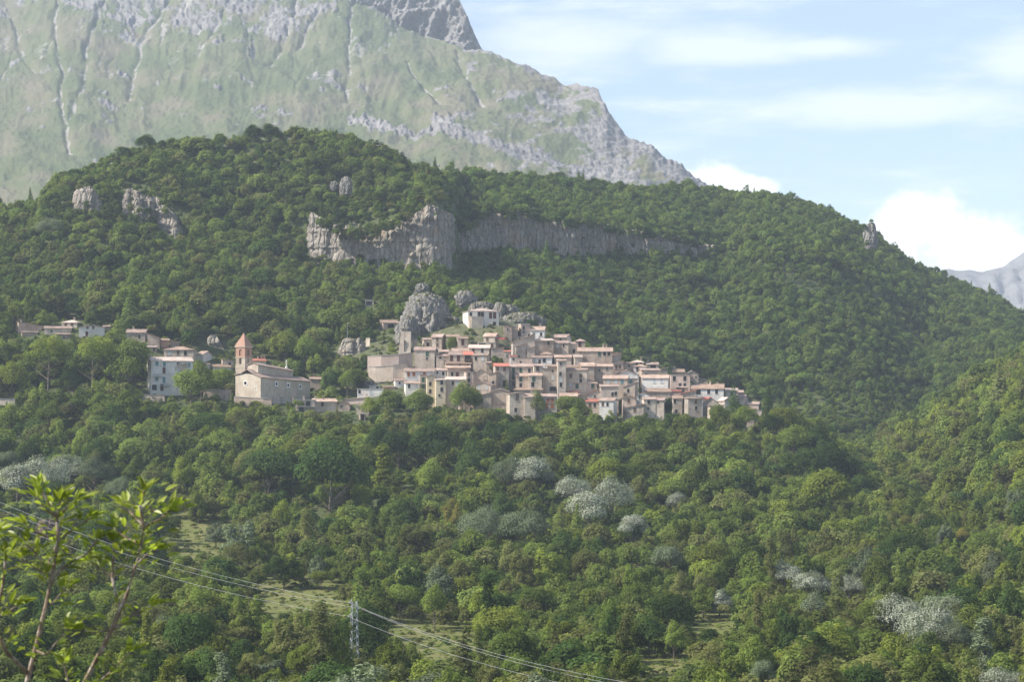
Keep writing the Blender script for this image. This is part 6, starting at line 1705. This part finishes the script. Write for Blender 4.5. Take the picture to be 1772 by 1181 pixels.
for (x_, y_, d_, s_) in [(566, 384, 986, .55), (580, 392, 985, .6), (592, 398, 984, .55), (606, 402, 984, .6), (620, 404, 984, .6), (634, 402, 984, .6), (648, 398, 983, .55), (660, 392, 983, .5), (574, 402, 984, .4), (612, 412, 983, .45), (628, 414, 983, .4), (655, 404, 983, .4), (682, 386, 983, .45), (690, 392, 982, .6), (700, 382, 982, .6), (712, 376, 981, .55), (724, 368, 981, .5), (694, 374, 983, .5), (712, 366, 982, .45), (728, 358, 981, .4), (755, 372, 980, .3), (560, 448, 985, .5),
                          (800, 402, 1084, .5), (822, 392, 1090, .5), (842, 372, 1096, .5), (872, 372, 1102, .4), (905, 376, 1110, .45), (935, 384, 1118, .5), (985, 392, 1130, .5), (1020, 394, 1140, .5), (1075, 406, 1160, .5), (1105, 408, 1166, .5), (1135, 412, 1174, .6), (1160, 414, 1182, .6), (1185, 416, 1188, .6), (880, 430, 1102, .5), (960, 436, 1122, .5), (1000, 440, 1132, .4), (1500, 424, 1184, .5), (1508, 386, 1190, .4), (240, 328, 1000, .5), (262, 336, 1000, .5), (228, 346, 999, .35), (150, 324, 1002, .45), (312, 374, 996, .4), (738, 513, 869, .22), (724, 522, 868, .2), (752, 516, 869, .18), (768, 585, 868, .35), (780, 578, 872, .35), (806, 500, 914, .25), (840, 520, 899, .2), (905, 540, 890, .22), (920, 545, 890, .2)]:
    p_ = at(x_, y_, d_); fz.append([p_.x, p_.y, p_.z - 2.0 * s_, s_, s_ * .9, 'round', 0, x_, y_, 1, 1])
RL = random.Random(77)
for x_ in range(552, 706, 6):
    y_ = np.interp(x_, [541, 560, 600, 640, 680, 706], [372, 386, 409, 402, 387, 374]) + RL.uniform(-7, 8); s_ = RL.uniform(.5, .85); p_ = at(x_, y_, 984)
    fz.append([p_.x, p_.y - RL.uniform(0, 3), p_.z - 3.6 * s_, s_, s_, 'round', 0, x_, y_, 1, 1])
for x_ in range(784, 1246, 7):
    y_ = np.interp(x_, [772, 800, 850, 900, 960, 1050, 1120, 1200, 1250], [412, 398, 366, 368, 385, 394, 404, 418, 430]) + RL.uniform(-7, 7); s_ = RL.uniform(.55, .95); p_ = at(x_, y_, np.interp(x_, [800, 950, 1050, 1250], [1086, 1123, 1150, 1206]))
    fz.append([p_.x, p_.y - RL.uniform(0, 3), p_.z - 3.6 * s_, s_, s_, 'round', 0, x_, y_, 1, 1])
for (x_, y_, d_) in [(212, 322, 1000), (222, 326, 1000), (236, 330, 999), (250, 334, 999), (264, 342, 999), (280, 356, 998), (286, 366, 996), (322, 384, 996), (226, 360, 999), (240, 366, 999), (256, 370, 998), (138, 326, 1002), (168, 330, 1001), (150, 354, 1001), (1494, 396, 1190), (1520, 404, 1196)]:
    s_ = RL.uniform(.45, .75); p_ = at(x_, y_, d_); fz.append([p_.x, p_.y, p_.z - 3.4 * s_, s_, s_, 'round', 0, x_, y_, 1, 1])
P = np.array([f[:3] for f in fz]); Sx = np.array([(f[3] * (1.6 if f[5] == 'bush' and False else 1), f[3], f[4]) for f in fz])
bushf = np.array([f[5] == 'bush' for f in fz]); Sx[bushf] *= .45
farm = P[:, 1] > 900
ix = rng.choice(9, len(fz), p=[.13, .13, .12, .12, .12, .12, .12, .12, .02]); blk = np.where(farm, rng.choice([0, 1, 4], len(fz), p=[.78, .13, .09]), rng.choice([1, 2, 3, 4], len(fz), p=[.45, .20, .21, .14]))
hillside = ~farm & (P[:, 0] / P[:, 1] > .135) & (P[:, 1] > 640) & (rng.random(len(fz)) < .42)  # lighter crown colours paint the sunlight on the right hillside

src = [(FAR[q], 'forest') for q in range(9)] + [(FAR[q], 'slope') for q in range(9)] + [(FAR[q], 'bright' if q % 2 else 'mid') for q in range(9)] + [(FAR[q], 'olive') for q in range(9)] + [(FAR[q], 'dark') for q in range(9)]
left_slope = farm & (P[:, 0] / P[:, 1] < -.03)                # the paler mixed wood left of the spur
blk = np.where(left_slope, rng.choice([0, 1, 3, 4], len(fz), p=[.30, .46, .14, .10]), blk); blk = np.where(hillside, 2, blk); ix = ix + 9 * blk
scatter_object('forest', P, np.stack([rng.normal(0, .06, len(fz)), rng.normal(0, .06, len(fz)), rng.uniform(0, 6.28, len(fz))], -1), Sx, ix, src, None)

# ---- low scrub and weeds
B = np.concatenate([scatter(285, 640, 2.6, 3.6), scatter(640, 930, 3.6, 4.0)])
bz = ground(B[:, 0], B[:, 1]); bpx, bpy_ = to_px(B[:, 0], B[:, 1], bz)
keepb = (bpx > -40) & (bpx < 1812)
inm = np.zeros(len(B), bool)
for (mx, my, rx, ry) in MEADOWS:
    inm |= np.hypot((bpx - mx) / rx, (bpy_ - my) / ry) < 1
keepb &= ~(inm & (rng.random(len(B)) < .12))
invil = (bpx > 640) & (bpx < 1320) & (B[:, 1] > 765) & (B[:, 1] < 905)
keepb &= ~(invil & (rng.random(len(B)) < .12))
for (fx, fy, fr) in FOOT:
    keepb &= (B[:, 0] - fx) ** 2 + (B[:, 1] - fy) ** 2 > (fr * .95) ** 2
kidx = np.where(keepb)[0]
bs = rng.uniform(.5, 1.25, len(B)) * np.where(inm, rng.uniform(.28, .85, len(B)), 1.0) * np.where(invil, .7, 1.0)
sel = []
for i in kidx:
    s = FPX / B[i, 1]; x0, x1, y0 = bpx[i] - 1.4 * bs[i] * s, bpx[i] + 1.4 * bs[i] * s, bpy_[i] - 1.7 * bs[i] * s
    if not ((ALLK[:len(KEEP) + len(cliffs_keep), 4] > B[i, 1]) & (ALLK[:len(KEEP) + len(cliffs_keep), 0] < x1) & (ALLK[:len(KEEP) + len(cliffs_keep), 2] > x0) & (ALLK[:len(KEEP) + len(cliffs_keep), 1] < bpy_[i]) & (ALLK[:len(KEEP) + len(cliffs_keep), 3] > y0)).any():
        sel.append(i)
sel = np.array(sel)
scatter_object('undergrowth', np.stack([B[sel, 0], B[sel, 1], bz[sel]], -1), np.stack([0 * bs[sel], 0 * bs[sel], rng.uniform(0, 6.28, len(sel))], -1), np.stack([bs[sel], bs[sel], bs[sel] * rng.uniform(.7, 1.2, len(sel))], -1),
               rng.integers(0, 8, len(sel)), [(BUSHM[q % 4], ['slope', 'olive', 'mid', 'slope', 'slope', 'mid', 'olive', 'bright'][q]) for q in range(8)], None)
print('trees', len(TREES), 'forest', len(fz), 'scrub', len(sel), 'hidden', (area == 0).sum())
# ================================================================ power line
pd_ = 352.0; sp_ = FPX / pd_
pbase = at(613, 1168, pd_); ptop = at(615, 1041, pd_).z
py = thing('pylon', 'slim galvanised lattice pylon carrying three cables', 'pylon', (pbase.x, pbase.y, pbase.z), math.radians(20))
PH = ptop - pbase.z; wB, wT = .62, .36
def pw_(z):
    return wB + (wT - wB) * max(0, z) / PH
for sx in (-1, 1):
    for sy in (-1, 1):
        obj('leg', MB().tube([(sx * pw_(-3) * 1.15, sy * pw_(-3) * 1.15, -3), (sx * wB, sy * wB, 0), (sx * wT, sy * wT, PH)], .05, 5).mesh('leg'), METAL, py)
m = MB(); z = 0.0; side = 0
while z < PH - .4:
    st = .62; z2 = min(PH, z + st); a, b = pw_(z), pw_(z2)
    for r in range(4):
        c, s = [(1, 0), (0, 1), (-1, 0), (0, -1)][r]
        T_ = lambda x, y, zz: (x * c - y * s, x * s + y * c, zz)
        if side % 2: m.tube([T_(-a, -a, z), T_(b, -b, z2)], .028, 4, False)
        else: m.tube([T_(a, -a, z), T_(-b, -b, z2)], .028, 4, False)
    side += 1; z = z2
o = obj('bracing', m.mesh('bracing'), METAL, py); o['kind'] = 'stuff'
ARMS = [(-.95, PH - .25), (1.15, PH - 1.25), (-1.05, PH - 2.35)]
pm = Matrix.Translation(py.location) @ Matrix.Rotation(math.radians(20), 4, 'Z')
ATT = []
for (ax, az_) in ARMS:
    sg = 1 if ax > 0 else -1
    m = MB().tube([(sg * wT, -.2, az_), (ax, 0, az_)], .05, 4).tube([(sg * wT, .2, az_), (ax, 0, az_)], .05, 4).tube([(sg * wT, 0, az_ + .5), (ax, 0, az_)], .04, 4)
    arm = obj('crossarm', m.mesh('crossarm'), METAL, py)
    for sx in (-1, 1):
        m = MB()
        for i in range(5):
            m.tube([(ax + sx * (.1 + i * .12), 0, az_ - .02), (ax + sx * (.16 + i * .12), 0, az_ - .02)], .10, 8)
        obj('insulator', m.mesh('insulator'), SHUT['n'], arm)
    ATT.append(pm @ Vector((ax, 0, az_)))
LEFT = [(-160, 794), (-160, 809), (-160, 827)]; RIGHT = [(1190, 1199), (1190, 1206), (1190, 1222)]
names_ = ['topmost power cable running across the lower left wood', 'middle power cable running across the lower left wood', 'lowest power cable running across the lower left wood']
CABLE = plain('cable_aluminium', (.34, .34, .34), .6, .2)
for A_, l_, r_, nm in zip(ATT, LEFT, RIGHT, names_):
    Lp, Rp = at(l_[0], l_[1], 470), at(r_[0], r_[1], 256)
    pts = []
    for (P0, P1, sag) in ((Lp, A_, 3.4), (A_, Rp, 1.6)):
        for i in range(28):
            f = i / 28; p = P0.lerp(P1, f); p.z -= sag * 4 * f * (1 - f); pts.append(p)
    pts.append(Rp)
    o = obj('power_cable', MB().tube([p - A_ for p in pts], .021, 5).mesh('power_cable'), CABLE, None, A_)
    tag(o, nm, 'cable', 'power cables on the pylon')

# ================================================================ leafy sapling close to the camera
SD = 7.6
sp0 = at(90, 1300, SD); sp0.z = float(ground(sp0.x, sp0.y))
sap = thing('sapling', 'out-of-focus leafy sapling close to the camera at the lower left', 'sapling', sp0)
rs = random.Random(4)
def sp_(x, y, dd=0.0):
    return at(x, y, SD + dd) - sp0
STEMS = [
 ([(95, 1420, .1), (60, 1250, 0), (47, 1181, 0), (61, 1126, 0), (78, 1055, 0), (89, 1006, .02), (101, 936, .03), (98, 896, .03), (104, 868, .02)], .0105, .0035),
 ([(100, 1420, .1), (120, 1260, .08), (147, 1181, .08), (171, 1135, .06), (191, 1095, .05), (203, 1067, .05), (219, 1031, .04), (235, 979, .03), (245, 942, .02), (249, 912, 0), (242, 878, -.02), (250, 850, -.02)], .0105, .0035),
 ([(47, 1166, 0), (30, 1148, -.04), (12, 1130, -.08), (3, 1113, -.1), (-8, 1070, -.12), (6, 1010, -.15), (10, 960, -.15)], .008, .004),
 ([(203, 1067, .05), (208, 1052, .06), (200, 1030, .08), (194, 1000, .1), (197, 960, .1), (198, 940, .1)], .006, .003),
 ([(101, 936, .03), (80, 985, .0), (60, 955, -.03), (40, 940, -.05)], .004, .0025),
 ([(89, 1000, .02), (120, 975, .05), (150, 960, .06), (168, 935, .06)], .005, .0025),
 ([(191, 1095, .05), (182, 1090, .03), (165, 1096, .0), (140, 1092, -.02)], .004, .002),
 ([(191, 1095, .05), (210, 1080, .06), (240, 1060, .08), (262, 1050, .08)], .005, .002),
 ([(61, 1126, 0), (80, 1135, -.03), (100, 1110, -.05), (118, 1090, -.06)], .004, .002),
 ([(235, 979, .03), (255, 960, .02), (272, 952, .02)], .004, .002),
 ([(98, 896, .03), (118, 878, .05), (135, 866, .06)], .004, .002),
 ([(98, 896, .03), (75, 880, .0), (62, 862, .0)], .004, .002),
 ([(242, 878, -.02), (262, 884, 0), (285, 885, .02)], .004, .002),
 ([(147, 1181, .08), (160, 1190, .05), (190, 1165, .03), (225, 1130, .02)], .005, .002),
 ([(60, 1250, 0), (95, 1210, -.03), (118, 1180, -.05), (110, 1150, -.05)], .005, .002),
 ([(-8, 1070, -.12), (-20, 1000, -.14), (-15, 940, -.15), (-5, 925, -.15)], .005, .002),
 ([(98, 896, .03), (85, 872, .02), (72, 850, .02), (66, 842, .02)], .004, .002),
 ([(101, 936, .03), (122, 920, .05), (146, 905, .06), (158, 896, .06)], .004, .002),
 ([(101, 936, .03), (70, 925, .0), (42, 908, -.02)], .004, .002),
 ([(89, 1000, .02), (62, 985, 0), (36, 968, -.03)], .004, .002),
 ([(249, 912, 0), (228, 890, .03), (212, 872, .04)], .004, .002),
 ([(249, 912, 0), (276, 900, .03), (298, 880, .04)], .004, .002),
 ([(242, 942, .01), (216, 930, .04), (196, 915, .05)], .004, .002),
 ([(194, 1000, .1), (215, 975, .1), (228, 955, .1)], .003, .002),
 ([(194, 1000, .1), (172, 985, .1), (156, 972, .1)], .003, .002),
 ([(78, 1055, 0), (96, 1040, .03), (112, 1020, .04)], .003, .002),
 ([(-8, 1070, -.12), (14, 1060, -.1), (28, 1050, -.1)], .003, .002),
]
def leaf_mesh(seed):
    r = random.Random(seed); m = MB(); n = 6; bend = r.uniform(.1, .5); fold = r.uniform(.12, .3)
    prof = [0, .55, .95, 1.0, .82, .45, 0]; L = 1.0
    mid = [(0, L * i / n, -bend * (i / n) ** 2 * .5) for i in range(n + 1)]
    for i in range(n):
        for sx in (-1, 1):
            w0, w1 = prof[i] * .175, prof[i + 1] * .175
            a, b = mid[i], mid[i + 1]; c = (sx * w1, b[1], b[2] + w1 * fold * 2); d = (sx * w0, a[1], a[2] + w0 * fold * 2)
            q = [a, b, c, d] if sx < 0 else [a, d, c, b]
            q = [p for k_, p in enumerate(q) if q.index(p) == k_]
            if len(q) > 2: m.poly(q)
    me = m.mesh('leaf')
    a_ = me.attributes.new('rnd', 'FLOAT', 'FACE'); a_.data.foreach_set('value', np.full(len(me.polygons), r.random(), np.float32))
    for p in me.polygons: p.use_smooth = True
    return me
LV = [leaf_mesh(s) for s in range(10)]
nleaf = 0
EXTRA = []
def put_leaf(p, direc, size, roll):
    global nleaf
    if nleaf >= 298:
        EXTRA.append((p, direc.normalized(), size, roll)); return
    d = direc.normalized(); q = d.to_track_quat('Y', 'Z')
    o = obj('leaf', LV[rs.randrange(10)], LEAF['sprig'], sap, p)
    o.rotation_mode = 'QUATERNION'; from mathutils import Quaternion
    o.rotation_quaternion = q @ Quaternion((0, 1, 0), roll); o.scale = (size, size, size); nleaf += 1
order_ = list(range(len(STEMS)))
for si in order_:
    pts, r0, r1 = STEMS[si]
    P3 = [sp_(*p) for p in pts]
    # gentle kinks between the nodes
    n = len(P3)
    obj('stem' if si < 3 else 'twig', MB().tube(P3, [r0 + (r1 - r0) * i / (n - 1) for i in range(n)], 7).mesh('stem'), TWIG if si else TWIG, sap)
    length = sum((P3[i + 1] - P3[i]).length for i in range(n - 1))
    lo = {0: .60, 1: .62, 2: .35}.get(si, .18)
    k_ = max(6, int(length * (1 - lo) * 125)) if si > 2 else int(length * (1 - lo) * 130)
    for j in range(k_):
        f = lo + (1 - lo) * (j + .5) / k_; t_ = f * (n - 1); i = min(n - 2, int(t_)); p = P3[i].lerp(P3[i + 1], t_ - i); ax = (P3[i + 1] - P3[i]).normalized()
        ang = j * 2.4 + rs.uniform(-.5, .5)
        sd = Vector((math.cos(ang), math.sin(ang) * .9, 0)); dr = ax * rs.uniform(.25, .8) + sd * .9 + Vector((0, 0, rs.uniform(-.15, .35)))
        off = Vector((math.cos(ang), math.sin(ang) * .9, rs.uniform(-.2, .5))) * rs.choice([.004, .015, .035, .06, .08])
        put_leaf(p + off, dr, rs.uniform(.030, .058), rs.uniform(-.9, .9))
    tip = P3[-1]; ax = (P3[-1] - P3[-2]).normalized()
    for j in range(9):
        ang = j * 2.4; put_leaf(tip + Vector((math.cos(ang), math.sin(ang), .3)) * rs.uniform(0, .02), ax * 1.1 + Vector((math.cos(ang), math.sin(ang), .2)) * .7, rs.uniform(.035, .065), rs.uniform(-.6, .6))
print('leaves', nleaf)

from mathutils import Quaternion
V_, F_ = [], []
for (p, d, size, roll) in EXTRA:
    q = d.to_track_quat('Y', 'Z') @ Quaternion((0, 1, 0), roll); src = LV[rs.randrange(10)]; b = len(V_)
    V_ += [tuple(p + q @ (v.co * size)) for v in src.vertices]; F_ += [tuple(b + i for i in f.vertices) for f in src.polygons]
if V_:
    me = bpy.data.meshes.new('foliage'); me.from_pydata(V_, [], F_); me.update()
    a_ = me.attributes.new('rnd', 'FLOAT', 'FACE'); a_.data.foreach_set('value', np.repeat(np.random.default_rng(3).random(len(F_) // 10 + 1), 10)[:len(F_)].astype(np.float32))
    o = obj('foliage', me, LEAF['sprig'], sap); o['kind'] = 'stuff'
print('extra leaves', len(EXTRA))
# ================================================================ air
def haze_box():
    k = Mat('haze_air')
    v = k.N('ShaderNodeVolumePrincipled', {'Color': (.74, .85, 1.0, 1), 'Density': HAZE_DENSITY, 'Anisotropy': 0.0})
    k.l.new(v.outputs[0], k.out.inputs['Volume'])
    m = MB().box(-2700, 3200, -60, 7200, -70, 1335).mesh('haze')
    o = obj('haze', m, k.m); o['kind'] = 'stuff'
HAZE_DENSITY = 1.02e-4
haze_box()
